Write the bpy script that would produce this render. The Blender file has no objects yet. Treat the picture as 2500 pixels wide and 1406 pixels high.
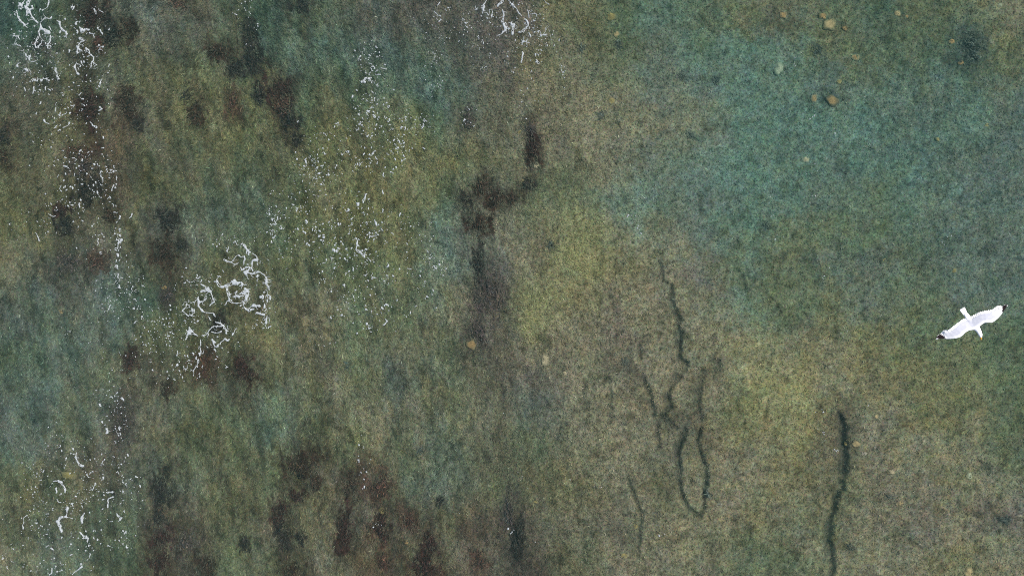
import bpy, bmesh, math
import numpy as np
from mathutils import Vector

# ------------------------------------------------------------------ camera, sky, sun, exposure
sc = bpy.context.scene
COL = sc.collection
CAM_H = 30.0                 # drone height above the sea
TAN_HALF = 0.65              # half the frame width at unit distance
K = 2 * TAN_HALF / 2500.0    # metres per photo pixel per metre of distance
CX, CY = 1250.0, 703.0

cam_d = bpy.data.cameras.new('camera')
cam = bpy.data.objects.new('camera', cam_d)
COL.objects.link(cam)
cam.location = (0, 0, CAM_H)
cam.rotation_euler = (0, 0, 0)
cam_d.sensor_fit = 'HORIZONTAL'
cam_d.angle = 2 * math.atan(TAN_HALF)
cam_d.clip_end = 2000
sc.camera = cam

SUN_EL, SUN_AZ = 58.0, 62.0  # azimuth measured from +Y (top of the picture) towards +X
w = bpy.data.worlds.new('World')
sc.world = w
w.use_nodes = True
wn = w.node_tree
bg = wn.nodes['Background']
sky = wn.nodes.new('ShaderNodeTexSky')
sky.sky_type = 'NISHITA'
sky.sun_disc = False
sky.sun_elevation = math.radians(SUN_EL)
sky.sun_rotation = math.radians(SUN_AZ)
sky.air_density = 1.0
sky.dust_density = 4.0
sky.ozone_density = 1.0
wn.links.new(sky.outputs[0], bg.inputs[0])
bg.inputs[1].default_value = 0.11

sun_d = bpy.data.lights.new('sun', 'SUN')
sun_d.energy = 1.5
sun_d.angle = math.radians(12)
sun_d.color = (1.0, 0.95, 0.88)
sun = bpy.data.objects.new('sun', sun_d)
COL.objects.link(sun)
e, a = math.radians(SUN_EL), math.radians(SUN_AZ)
to_sun = Vector((math.sin(a) * math.cos(e), math.cos(a) * math.cos(e), math.sin(e)))
sun.rotation_euler = to_sun.to_track_quat('Z', 'Y').to_euler()
sun.location = to_sun * 60

sc.view_settings.view_transform = 'Standard'
sc.view_settings.look = 'None'
sc.view_settings.gamma = 1
sc.view_settings.use_curve_mapping = False
sc.view_settings.exposure = 0.58
sc.render.engine = 'CYCLES'
sc.cycles.use_denoising = False      # the photograph is grainy too
sc.cycles.pixel_filter_type = 'BLACKMAN_HARRIS'
sc.cycles.filter_width = 1.0

# ------------------------------------------------------------------ helpers
rng = np.random.default_rng(7)

def lin(r, g, b):
    out = []
    for c in (r, g, b):
        c = c / 255.0
        out.append(c / 12.92 if c <= 0.04045 else ((c + 0.055) / 1.055) ** 2.4)
    return np.array(out)

_LAT = np.random.default_rng(11).random((16, 256, 256)).astype(np.float32)

def vnoise(x, y, seed):
    L = _LAT[seed % 16]
    x = x + 37.7 * (seed // 16); y = y + 91.3 * (seed // 16)
    xi = np.floor(x); yi = np.floor(y)
    fx = x - xi; fy = y - yi
    fx = fx * fx * fx * (fx * (fx * 6 - 15) + 10)
    fy = fy * fy * fy * (fy * (fy * 6 - 15) + 10)
    x0 = xi.astype(np.int64) & 255; y0 = yi.astype(np.int64) & 255
    x1 = (x0 + 1) & 255; y1 = (y0 + 1) & 255
    return ((L[y0, x0] * (1 - fx) + L[y0, x1] * fx) * (1 - fy)
            + (L[y1, x0] * (1 - fx) + L[y1, x1] * fx) * fy) * 2 - 1

def fbm(x, y, seed, octaves=4, gain=0.55):
    s = 0; amp = 1.0; tot = 0
    for o in range(octaves):
        cr_, sr_ = math.cos(.65 + 1.1 * o), math.sin(.65 + 1.1 * o)
        s = s + amp * vnoise((x * cr_ - y * sr_) * 2.03 ** o, (x * sr_ + y * cr_) * 2.03 ** o, seed + o * 3)
        tot += amp; amp *= gain
    return s / tot

def sstep(a_, b_, x):
    t = np.clip((x - a_) / (b_ - a_), 0, 1)
    return t * t * (3 - 2 * t)

def mesh_np(name, verts, faces, mat, parent=None, smooth=True, col=None, colname='tint'):
    """faces: (n,4) or (n,3) index array"""
    verts = np.asarray(verts, np.float32); faces = np.asarray(faces, np.int32)
    me = bpy.data.meshes.new(name)
    me.vertices.add(len(verts)); me.vertices.foreach_set('co', verts.ravel())
    n = faces.shape[1]
    me.loops.add(faces.size); me.loops.foreach_set('vertex_index', faces.ravel())
    me.polygons.add(len(faces))
    me.polygons.foreach_set('loop_start', np.arange(0, faces.size, n, dtype=np.int32))
    me.polygons.foreach_set('loop_total', np.full(len(faces), n, np.int32))
    me.polygons.foreach_set('use_smooth', np.full(len(faces), smooth, bool))
    me.update(calc_edges=True)
    if col is not None:
        at = me.attributes.new(colname, 'FLOAT_COLOR', 'POINT')
        c4 = np.ones((len(verts), 4), np.float32); c4[:, :3] = col
        at.data.foreach_set('color', c4.ravel())
    me.materials.append(mat)
    o = bpy.data.objects.new(name, me)
    COL.objects.link(o)
    if parent is not None:
        o.parent = parent
    return o

def tag(o, label=None, cat=None, group=None, kind=None):
    if label: o['label'] = label
    if cat: o['category'] = cat
    if group: o['group'] = group
    if kind: o['kind'] = kind
    return o

def empty(name, loc):
    o = bpy.data.objects.new(name, None)
    COL.objects.link(o)
    o.location = loc
    o.empty_display_size = 0.2
    return o

def new_mat(name):
    m = bpy.data.materials.new(name); m.use_nodes = True
    return m, m.node_tree, m.node_tree.nodes['Principled BSDF']

def N(nt, t, **kw):
    n = nt.nodes.new(t)
    for k_, v_ in kw.items(): setattr(n, k_, v_)
    return n

# ------------------------------------------------------------------ the map of the ground cover, read off the photograph
COVER_MAP = [   # ground cover class of each 104 x 88 pixel cell of the photograph, row by row
    [1, 2, 7, 11, 7, 2, 1, 4, 8, 8, 7, 8, 8, 3, 2, 0, 2, 3, 7, 2, 1, 4, 2, 6],
    [11, 7, 4, 7, 2, 7, 1, 0, 11, 0, 7, 8, 3, 6, 2, 11, 0, 0, 0, 3, 2, 2, 1, 3],
    [7, 4, 11, 4, 3, 4, 4, 2, 2, 0, 0, 7, 6, 6, 6, 11, 11, 0, 0, 11, 0, 11, 0, 11],
    [7, 3, 10, 7, 3, 3, 4, 3, 3, 2, 2, 7, 6, 6, 6, 6, 6, 0, 0, 0, 0, 11, 0, 11],
    [4, 6, 9, 4, 7, 2, 4, 3, 3, 3, 3, 4, 6, 6, 6, 11, 0, 0, 0, 11, 0, 0, 11, 11],
    [4, 4, 9, 3, 4, 11, 2, 3, 3, 3, 2, 7, 2, 2, 0, 0, 11, 0, 0, 11, 2, 0, 11, 11],
    [3, 4, 7, 7, 11, 2, 2, 3, 3, 3, 0, 6, 6, 5, 6, 6, 11, 0, 3, 2, 2, 2, 11, 11],
    [6, 11, 7, 2, 7, 4, 4, 2, 2, 3, 0, 8, 6, 5, 3, 6, 8, 2, 2, 11, 11, 2, 11, 11],
    [11, 7, 11, 1, 4, 4, 6, 6, 2, 2, 6, 8, 5, 3, 6, 6, 6, 0, 2, 3, 11, 2, 11, 11],
    [2, 11, 11, 4, 4, 4, 3, 6, 2, 6, 2, 7, 6, 6, 8, 6, 6, 6, 6, 6, 3, 3, 2, 2],
    [11, 11, 4, 7, 4, 7, 4, 6, 4, 11, 2, 6, 8, 6, 6, 6, 6, 5, 5, 6, 3, 3, 3, 2],
    [11, 4, 11, 7, 4, 2, 0, 4, 6, 6, 4, 6, 11, 6, 6, 6, 7, 3, 5, 7, 6, 3, 3, 2],
    [11, 7, 7, 4, 2, 4, 4, 4, 3, 4, 11, 4, 2, 6, 6, 6, 6, 6, 3, 7, 6, 6, 6, 2],
    [4, 4, 7, 11, 7, 4, 4, 7, 7, 2, 11, 4, 4, 3, 6, 4, 6, 6, 3, 4, 6, 6, 3, 6],
    [4, 7, 2, 7, 7, 4, 7, 4, 7, 7, 4, 9, 7, 6, 7, 6, 6, 3, 6, 4, 6, 8, 6, 8],
    [6, 11, 2, 4, 7, 2, 4, 6, 10, 4, 7, 7, 9, 4, 6, 6, 6, 2, 2, 6, 6, 6, 3, 6],
]
# class: colour as it shows in the photograph (sRGB), water depth over it in metres
COVER = [
    ((88, 111, 99), 2.1),    # 0 sand in deeper water
    ((63, 83, 76), 2.0),     # 1 dark weed in deeper water
    ((84, 98, 79), 1.6),     # 2 green algae
    ((97, 103, 78), 1.2),    # 3 olive turf
    ((89, 97, 77), 1.3),     # 4 dull olive turf
    ((121, 129, 94), 1.0),   # 5 yellow green turf
    ((106, 111, 92), 1.15),  # 6 khaki gravel
    ((90, 94, 82), 1.3),     # 7 dull khaki gravel
    ((92, 95, 88), 1.3),     # 8 mauve grey crust
    ((66, 65, 62), 1.4),     # 9 dark mauve crust
    ((78, 72, 63), 1.3),     # 10 red brown crust
    ((87, 101, 92), 1.8),    # 11 grey green sand
]
GAIN = np.array((.778, .973, .934))      # share of a bed's colour that reaches the eye through the water
VEIL = np.array((.013, .022, .025))      # what the water itself adds
def alb(rgb): return np.maximum((lin(*rgb) - VEIL) / GAIN, .004)
def dark(rgb): return lin(*rgb) / GAIN * .54
gcol = np.array([[alb(COVER[c][0]) for c in row] for row in COVER_MAP], np.float32)
_p = np.pad(gcol, ((1, 1), (1, 1), (0, 0)), mode='edge')
_bl = sum(_p[i:i + 16, j:j + 24] * w_ for i, w1 in enumerate((1, 2, 1)) for j, w2 in enumerate((1, 2, 1)) for w_ in [w1 * w2 / 16])
gcol = ((gcol * .48 + _bl * .52) * 1.06).astype(np.float32)
gdep = np.array([[COVER[c][1] for c in row] for row in COVER_MAP], np.float32)

def samp(arr, u, v):
    gx = np.clip(u / (2500 / 24) - 0.5, 0, 22.999); gy = np.clip(v / (1406 / 16) - 0.5, 0, 14.999)
    x0 = gx.astype(int); y0 = gy.astype(int)
    fx = gx - x0; fy = gy - y0
    fx = fx * fx * (3 - 2 * fx); fy = fy * fy * (3 - 2 * fy)
    if arr.ndim == 3: fx = fx[..., None]; fy = fy[..., None]
    return (arr[y0, x0] * (1 - fx) + arr[y0, x0 + 1] * fx) * (1 - fy) + (arr[y0 + 1, x0] * (1 - fx) + arr[y0 + 1, x0 + 1] * fx) * fy

_gd = gdep.copy()
for _ in range(2):  # smooth the depth
    p = np.pad(_gd, 1, mode='edge')
    _gd = sum(p[i:i + 16, j:j + 24] for i in range(3) for j in range(3)) / 9
def depth0(u, v):
    return samp(_gd, np.asarray(u, float), np.asarray(v, float))

def at_depth(u, v, d):
    s = K * (CAM_H + d)
    return (u - CX) * s, (CY - v) * s

# cracks and ledges in the rock: polylines (x, y, half width in photo pixels), depth
CRACKS = [
 ([(1640, 700, 6), (1641, 735, 7), (1648, 765, 9), (1658, 782, 10), (1662, 812, 10), (1655, 842, 9), (1660, 870, 9), (1670, 893, 13), (1655, 920, 10), (1639, 942, 9), (1630, 962, 8), (1634, 992, 7), (1622, 1015, 9)], .45),
 ([(1600, 1030, 12), (1622, 1028, 14), (1645, 1045, 10)], .3),
 ([(1675, 1050, 7), (1662, 1078, 8), (1656, 1110, 8), (1659, 1150, 8), (1662, 1190, 8), (1670, 1222, 8), (1684, 1245, 7), (1702, 1259, 6), (1713, 1258, 5), (1720, 1240, 5), (1723, 1210, 6), (1724, 1180, 6), (1722, 1140, 9), (1712, 1105, 8), (1704, 1080, 7), (1714, 1050, 6)], .42),
 ([(1748, 885, 12), (1745, 905, 11), (1718, 912, 8), (1708, 942, 8), (1702, 985, 11), (1712, 1022, 10)], .28),
 ([(1568, 925, 7), (1584, 955, 7), (1592, 1000, 8), (1602, 1030, 8), (1606, 1070, 7), (1606, 1090, 5)], .32),
 ([(1487, 925, 5), (1490, 975, 6), (1486, 1030, 5)], .22),
 ([(2052, 1010, 6), (2062, 1050, 13), (2060, 1085, 10), (2066, 1120, 15), (2058, 1170, 11), (2058, 1195, 7), (2044, 1222, 9), (2034, 1255, 9), (2026, 1285, 11), (2022, 1320, 13), (2032, 1348, 9), (2034, 1375, 8), (2027, 1415, 7)], .5),
 ([(752, 585, 7), (756, 640, 7), (760, 700, 7), (775, 745, 5)], .25),
 ([(1534, 1170, 4), (1551, 1217, 4), (1566, 1256, 5), (1560, 1305, 6), (1556, 1355, 5)], .25),
 ([(1798, 655, 4), (1814, 675, 7), (1822, 708, 6)], .25),
 ([(1610, 640, 5), (1620, 685, 6), (1640, 705, 6)], .22),
 ([(1985, 1225, 3), (2010, 1245, 4), (2030, 1250, 4)], .2),
 ([(1562, 845, 5), (1563, 875, 5)], .25),
 ([(2220, 1315, 3), (2245, 1338, 4)], .22),
 ([(2410, 1230, 7), (2430, 1262, 8), (2455, 1280, 6)], .2),
]
def crack_field(u, v):
    """0..1 how deep inside a crack each point is, and the depth there"""
    best = np.zeros(u.shape, np.float32)
    wob = 6.5 * fbm(u / 16, v / 16, 41, 5); wid = 1 + .6 * fbm(u / 30, v / 30, 47, 3)
    for pts, dep in CRACKS:
        P = np.array(pts, float)
        m = (u > P[:, 0].min() - 40) & (u < P[:, 0].max() + 40) & (v > P[:, 1].min() - 40) & (v < P[:, 1].max() + 40)
        if not m.any(): continue
        uu, vv, ww = u[m] + wob[m], v[m] + wob[m][::-1] * 0.6, np.zeros(m.sum())
        for p_, q_ in zip(P[:-1], P[1:]):
            d = q_[:2] - p_[:2]; L2 = (d ** 2).sum()
            t = np.clip(((uu - p_[0]) * d[0] + (vv - p_[1]) * d[1]) / L2, 0, 1)
            dist = np.hypot(uu - p_[0] - t * d[0], vv - p_[1] - t * d[1])
            r = p_[2] + (q_[2] - p_[2]) * t
            r = r * wid[m] * .95
            side = np.where(uu - p_[0] - t * d[0] > 0, 1.15, 2.1)
            ww = np.maximum(ww, 1 - sstep(r * 0.25, r * side, dist))
        best[m] = np.maximum(best[m], ww * dep * .48 * (.72 + .28 * sstep(-.30, .25, fbm(uu / 26, vv / 26, 49, 3))))
    return best

# weed clumps: x, y, half width, half height (photo pixels), tone, label
WEED = [
 (225, 48, 34, 44, 'm', 'dark maroon weed clump under the foam streaks nearest the top left corner'),
 (272, 86, 24, 38, 'n', 'blue black weed clump right of the top left foam'),
 (310, 68, 22, 34, 'b', 'brown weed clump between two dark clumps near the top left'),
 (240, 112, 24, 24, 'r', 'red brown weed clump beneath the top left foam'),
 (92, 112, 22, 24, 'v', 'mauve weed clump under the foam at the far top left'),
 (214, 264, 33, 50, 'm', 'large maroon weed clump crossed by foam flecks, upper left'),
 (310, 266, 24, 36, 'b', 'brown weed clump right of the large maroon one, upper left'),
 (334, 304, 12, 14, 'n', 'small dark weed clump at the foot of a brown one, upper left'),
 (457, 230, 13, 15, 'n', 'small dark round weed clump above a forked one, upper left'),
 (475, 282, 20, 24, 'b', 'forked dark weed clump between two brown ones, upper left'),
 (572, 254, 20, 28, 'r', 'rusty weed clump left of the long black weed bank'),
 (536, 128, 30, 22, 'b', 'wide dark weed clump above left of the long weed bank'),
 (574, 168, 28, 17, 'n', 'flat black weed clump just above the long weed bank'),
 (618, 150, 24, 30, 'n', 'blue black weed clump heading the long weed bank'),
 (632, 236, 22, 30, 'n', 'oval black weed clump beside the long weed bank'),
 (684, 216, 36, 34, 'm', 'reddish black weed clump, widest of the long weed bank'),
 (688, 262, 24, 28, 'r', 'rust brown weed clump midway down the long weed bank'),
 (706, 296, 26, 34, 'n', 'black weed clump in the lower half of the long weed bank'),
 (720, 338, 15, 20, 'n', 'narrow dark weed clump ending the long weed bank'),
 (612, 78, 18, 26, 'n', 'dim blue weed clump under sparse foam dots near the top'),
 (440, 8, 30, 14, 'r', 'dark red weed clump cut by the top edge, left'),
 (735, 12, 26, 15, 'n', 'dark blue weed clump cut by the top edge, left of centre'),
 (10, 336, 20, 26, 'n', 'blue black weed clump cut by the left edge'),
 (14, 388, 15, 24, 'b', 'brown black weed clump at the left edge below a blue one'),
 (196, 372, 36, 22, 'r', 'red brown weed clump strewn with foam flecks at left'),
 (204, 410, 30, 30, 'v', 'purplish weed clump in the left foam band'),
 (208, 466, 26, 38, 'n', 'navy black weed clump under the left foam band'),
 (150, 514, 20, 22, 'm', 'dark weed clump left of the navy one, left foam band'),
 (160, 548, 20, 24, 'n', 'blue grey weed clump below the left foam band'),
 (270, 524, 22, 14, 'b', 'small brown weed clump atop the thin vertical foam streak'),
 (412, 538, 26, 30, 'n', 'teal black weed clump left of centre above the foam tangle'),
 (408, 622, 34, 44, 'b', 'big dark weed clump left of the large foam tangle'),
 (440, 598, 14, 24, 'n', 'narrow blue weed clump beside the big dark one'),
 (242, 640, 24, 22, 'r', 'rusty red weed clump left of the thin vertical foam streak'),
 (170, 640, 26, 30, 'v', 'mauve weed clump far left at mid height'),
 (408, 722, 18, 20, 'v', 'round purplish weed clump with a tan rim, left of the foam tangle'),
 (532, 790, 18, 26, 'n', 'black weed clump in the middle of the large foam tangle'),
 (318, 880, 18, 26, 'm', 'small black weed clump at the lower left of the foam tangle'),
 (502, 894, 30, 40, 'r', 'reddish weed clump under the lower end of the foam tangle'),
 (596, 902, 26, 34, 'm', 'dark maroon weed clump right below the foam tangle'),
 (410, 950, 18, 18, 'b', 'small brown weed clump below the foam tangle'),
 (300, 1032, 28, 44, 'v', 'violet weed clump above the lower left foam'),
 (395, 1200, 24, 48, 'n', 'tall black weed clump right of the lower left foam'),
 (386, 1262, 20, 26, 'n', 'dark green black weed clump right of the lower left foam'),
 (402, 1312, 26, 26, 'm', 'dark weed clump lower left, below the tall black one'),
 (390, 1372, 24, 26, 'm', 'maroon black weed clump near the bottom edge at left'),
 (456, 1318, 28, 32, 'v', 'greyish weed clump right of the tall black one'),
 (500, 1378, 24, 28, 'b', 'brown weed clump near the bottom edge, left'),
 (596, 1330, 14, 18, 'n', 'small dark weed tuft alone on olive bed, lower left'),
 (735, 1134, 44, 28, 'b', 'broad brown weed clump above a hooked black bank, lower left of centre'),
 (724, 1212, 26, 14, 'm', 'slanting black weed arm of the hooked bank'),
 (682, 1248, 20, 40, 'm', 'upright black weed clump of the hooked bank'),
 (690, 1304, 20, 30, 'n', 'lowest black weed clump of the hooked bank'),
 (735, 1312, 12, 18, 'n', 'thin weed clump right of the hooked bank'),
 (772, 1176, 13, 16, 'b', 'small brown weed clump beside the broad brown one'),
 (856, 1186, 17, 30, 'b', 'upright brown weed clump left of a line of white dots'),
 (928, 1190, 30, 34, 'r', 'soft red brown weed clump right of a line of white dots'),
 (840, 1292, 20, 46, 'm', 'long dark weed clump, lower centre left'),
 (926, 1288, 24, 30, 'm', 'black weed clump dotted with white specks, lower centre'),
 (1002, 1272, 30, 22, 'r', 'slanting reddish weed clump, lower centre'),
 (1050, 1322, 18, 24, 'm', 'dark weed clump above the blackest one at the bottom'),
 (1042, 1380, 32, 34, 'm', 'blackest weed clump at the bottom edge, left of centre'),
 (940, 1372, 18, 24, 'r', 'rust red weed clump at the bottom edge'),
 (1076, 1222, 13, 10, 'n', 'small green black weed spot, lower centre'),
 (715, 1394, 26, 14, 'b', 'dark weed clump cut by the bottom edge'),
 (1242, 1250, 16, 40, 'v', 'grey violet weed clump bottom centre, upper of two'),
 (1262, 1312, 20, 38, 'n', 'blue black weed clump bottom centre, lower of two'),
 (1172, 1372, 22, 22, 'r', 'brown red weed clump at the bottom, centre'),
 (1172, 454, 30, 18, 'b', 'black brown weed clump arching over a tan hollow, centre'),
 (1138, 494, 14, 36, 'n', 'weed clump edging the tan hollow on its left'),
 (1208, 484, 18, 34, 'b', 'blackest weed clump right of the tan hollow'),
 (1166, 546, 28, 24, 'b', 'brown weed clump below the tan hollow'),
 (1252, 484, 24, 12, 'b', 'flat brown weed clump linking two dark banks at centre'),
 (1294, 318, 18, 22, 'v', 'dark mauve weed clump, upper centre'),
 (1298, 366, 20, 34, 'm', 'dark weed clump above the small tan stone, centre'),
 (1290, 452, 18, 14, 'n', 'blue black weed clump under the small tan stone, centre'),
 (1142, 288, 15, 36, 'v', 'dim violet weed clump with one foam curl, upper centre'),
 (1170, 650, 14, 44, 'n', 'narrow dark weed streak, centre'),
 (1194, 716, 36, 48, 'v', 'broad mauve weed bank at the centre'),
 (1168, 806, 24, 34, 'v', 'mauve weed bank below the centre'),
 (2372, 120, 30, 46, 'd', 'dim dark weed patch, far top right'),
]
TUFT = [
 (1418, 120, 'small dark weed tuft between the upper foam loops and the cream stone'), (1510, 107, 'small dark weed tuft just below the cream stone near the top'), (1470, 283, 'small dark weed tuft below left of a mustard stone in grey bed'),
 (1685, 330, 'small dark weed tuft alone on teal bed, upper right of centre'), (1667, 185, 'small dark weed tuft, left one of a pair on teal bed'), (1750, 193, 'small dark weed tuft, right one of a pair on teal bed'),
 (1345, 600, 'small dark weed tuft on the yellow bank at the centre'), (1870, 552, 'small dark weed tuft left of the gull on green bed'), (2075, 1335, 'small dark weed tuft just right of the right crack'),
 (2170, 1210, 'small dark weed tuft beside the faint tan pebble, lower right'), (1528, 885, 'dark weed tuft at the head of the short cracks, centre right'), (1730, 1205, 'small dark weed tuft touching the looped crack on its right'),
 (1995, 122, 'small dark weed tuft below the largest tan boulder'), (2455, 1268, 'small dark weed tuft at the far right, near the bottom'), (1025, 1098, 'small dark weed tuft, lower centre left of the mauve band'), (850, 890, 'small blue weed tuft below the broad scatter of foam dots'),
]

TONE = {'m': (64, 44, 40), 'b': (66, 53, 43), 'n': (52, 49, 45), 'r': (88, 64, 54), 'v': (82, 75, 72), 'd': (76, 90, 82), 'y': (150, 158, 104)}
# broad soft bands of weed thinning out into the turf: polyline (x, y, half width), strength, tone
BANDS = [
 ([(1420, 560, 50), (1360, 640, 48), (1330, 710, 42), (1295, 800, 36)], .42, 'y'), ([(1860, 860, 70), (1930, 930, 90), (1960, 1000, 60)], .28, 'y'),
 ([(1000, -20, 60), (1090, 40, 70), (1150, 120, 45), (1145, 260, 28), (1150, 330, 22)], .34, 'v'),
 ([(1300, 290, 22), (1298, 370, 26), (1290, 450, 26), (1240, 484, 28), (1175, 470, 45), (1165, 550, 34), (1175, 640, 34), (1195, 720, 58), (1180, 810, 62), (1215, 900, 50), (1240, 980, 45), (1225, 1080, 36), (1250, 1200, 48), (1265, 1310, 52), (1275, 1420, 60)], .38, 'v'),
 ([(1296, 300, 16), (1300, 380, 22), (1290, 455, 22), (1245, 486, 18), (1200, 470, 26), (1140, 480, 22), (1140, 530, 20), (1175, 555, 22)], .6, 'b'), ([(1165, 620, 20), (1185, 720, 36), (1165, 800, 30)], .35, 'v'),
 ([(215, -10, 40), (235, 90, 46), (205, 200, 34), (214, 270, 44), (205, 380, 42), (205, 470, 40), (160, 540, 40), (175, 640, 50)], .50, 'b'),
 ([(300, 60, 30), (310, 260, 34)], .30, 'b'), ([(410, 520, 34), (408, 640, 40), (405, 720, 26)], .5, 'b'),
 ([(540, 120, 34), (610, 150, 40), (640, 235, 32), (690, 230, 48), (704, 300, 36), (722, 345, 20)], .62, 'b'),
 ([(470, 225, 20), (478, 290, 26)], .5, 'b'), ([(570, 235, 22), (575, 275, 24)], .45, 'r'),
 ([(330, 860, 30), (420, 930, 40), (505, 890, 44), (595, 905, 34), (585, 980, 26)], .45, 'b'),
 ([(300, 980, 34), (295, 1080, 38), (250, 1140, 40)], .45, 'v'),
 ([(395, 1140, 28), (395, 1220, 34), (388, 1300, 38), (395, 1420, 40)], .62, 'm'),
 ([(455, 1290, 34), (480, 1360, 34), (500, 1420, 36)], .5, 'b'),
 ([(745, 1110, 48), (730, 1170, 40), (700, 1225, 30), (682, 1270, 28), (690, 1340, 24)], .6, 'b'),
 ([(855, 1150, 22), (850, 1240, 30), (842, 1310, 28), (835, 1380, 22)], .52, 'b'),
 ([(920, 1150, 40), (935, 1230, 38), (925, 1300, 34), (940, 1400, 40)], .55, 'r'),
 ([(985, 1240, 34), (1025, 1290, 32), (1045, 1350, 34), (1040, 1420, 40)], .6, 'm'),
 ([(1150, 1300, 30), (1172, 1410, 40)], .4, 'r'), ([(715, 1370, 40), (760, 1410, 40)], .5, 'b'),
 ([(10, 310, 24), (14, 400, 26)], .6, 'b'), ([(430, -10, 50), (470, 30, 30)], .4, 'r'), ([(735, -10, 36), (740, 40, 26)], .45, 'n'),
 ([(1620, 1020, 34), (1660, 1050, 34), (1715, 1100, 26)], .38, 'n'), ([(1520, 890, 26), (1545, 905, 22)], .35, 'v'), ([(1750, 890, 26), (1715, 930, 22), (1700, 1000, 20)], .35, 'b'),
 ([(1640, 1110, 20), (1640, 1200, 24)], .3, 'v'), ([(1600, 1110, 30), (1595, 1150, 20)], .3, 'd'), ([(2062, 1010, 22), (2064, 1080, 26), (2062, 1140, 22)], .4, 'n'),
 ([(2330, 70, 30), (2372, 115, 36), (2400, 160, 24)], .45, 'd'), ([(2400, 1240, 34), (2440, 1270, 30)], .3, 'v'), ([(2200, 1215, 40), (2260, 1290, 46)], .22, 'v'),
 ([(400, 60, 40), (430, 110, 40)], .25, 'v'), ([(1500, 1290, 30), (1540, 1330, 34)], .25, 'v'),
]
def seg_field(pts, u, v):
    q = np.full(u.shape, 9.0)
    for p_, q_ in zip(pts[:-1], pts[1:]):
        dx, dy = q_[0] - p_[0], q_[1] - p_[1]
        t = np.clip(((u - p_[0]) * dx + (v - p_[1]) * dy) / (dx * dx + dy * dy), 0, 1)
        q = np.minimum(q, np.hypot(u - p_[0] - t * dx, v - p_[1] - t * dy) / (p_[2] + (q_[2] - p_[2]) * t))
    return q

def flow(u, v):
    """lie of the weed on the bed, radians from the picture's vertical (positive leans right)"""
    f = 0.12 + 0.25 * fbm(u / 420, v / 420, 51, 2)
    f = np.where(v < 420, f + np.where(u < 500, 0.35, -0.7 * sstep(500, 700, u)), f)
    f = f - 0.55 * sstep(1150, 1400, u) * sstep(820, 1100, v)
    f = f - 0.5 * sstep(1700, 2000, u)
    return f

def combed(u, v, scale, seed, octaves):
    """noise drawn out along the swell at left, even-grained at right"""
    r = sstep(900, 1900, u)
    lean = u - .16 * v
    n = fbm(lean / scale, v / (scale * 2.1), seed, octaves) * (1 - r)
    return n + fbm(u / scale, v / scale, seed, octaves) * r

def cover(u, v):
    """albedo of whatever covers the bed at photo position u, v"""
    wu = u + 62 * combed(u, v, 75, 1, 4) + 22 * combed(u, v, 20, 8, 3)
    wv = v + 80 * combed(u, v, 75, 5, 4) + 30 * combed(u, v, 20, 12, 3)
    c = samp(gcol, wu, wv)
    n1 = combed(u, v, 90, 21, 3); n2 = combed(u, v, 32, 25, 4); n3 = combed(u, v, 9, 29, 3)
    left = 1 - 0.40 * sstep(1300, 1900, u)
    mid_ = sstep(980, 1120, u) * (1 - sstep(1500, 1750, u)) * sstep(450, 600, v)
    val = 1 + left * (0.20 * n1 + 0.46 * n2) + (0.36 + .20 * mid_) * n3
    # patches of browner, greener and greyer growth
    h1 = combed(u, v, 40, 33, 4); h2 = combed(u, v, 34, 37, 4); h3 = combed(u, v, 11, 45, 3)
    hue = np.stack([1 + .09 * h1 + .12 * h3 - .08 * h2, 1 + .03 * h2 + .02 * h3, 1 - .10 * h1 - .08 * h2 - .12 * h3], -1)
    c = c * np.clip(val, .35, 2)[..., None] * hue
    # blotches of dark weed and pale gravel too small to map
    c = c * (1 - (.20 + .22 * left) * sstep(.22, .50, combed(u, v, 22, 55, 4)))[..., None]
    pale = sstep(.33, .55, fbm(u / 13, v / 13, 61, 3)) * (.35 + .4 * sstep(1500, 2000, u))
    c = c * (1 + .30 * pale)[..., None]
    c = c * (1 - .38 * sstep(.30, .52, fbm(u / 7.5, v / 8.5, 57, 2)))[..., None] * (1 + .25 * sstep(.32, .55, fbm(u / 7, v / 8, 59, 2)))[..., None]
    return c

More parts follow.
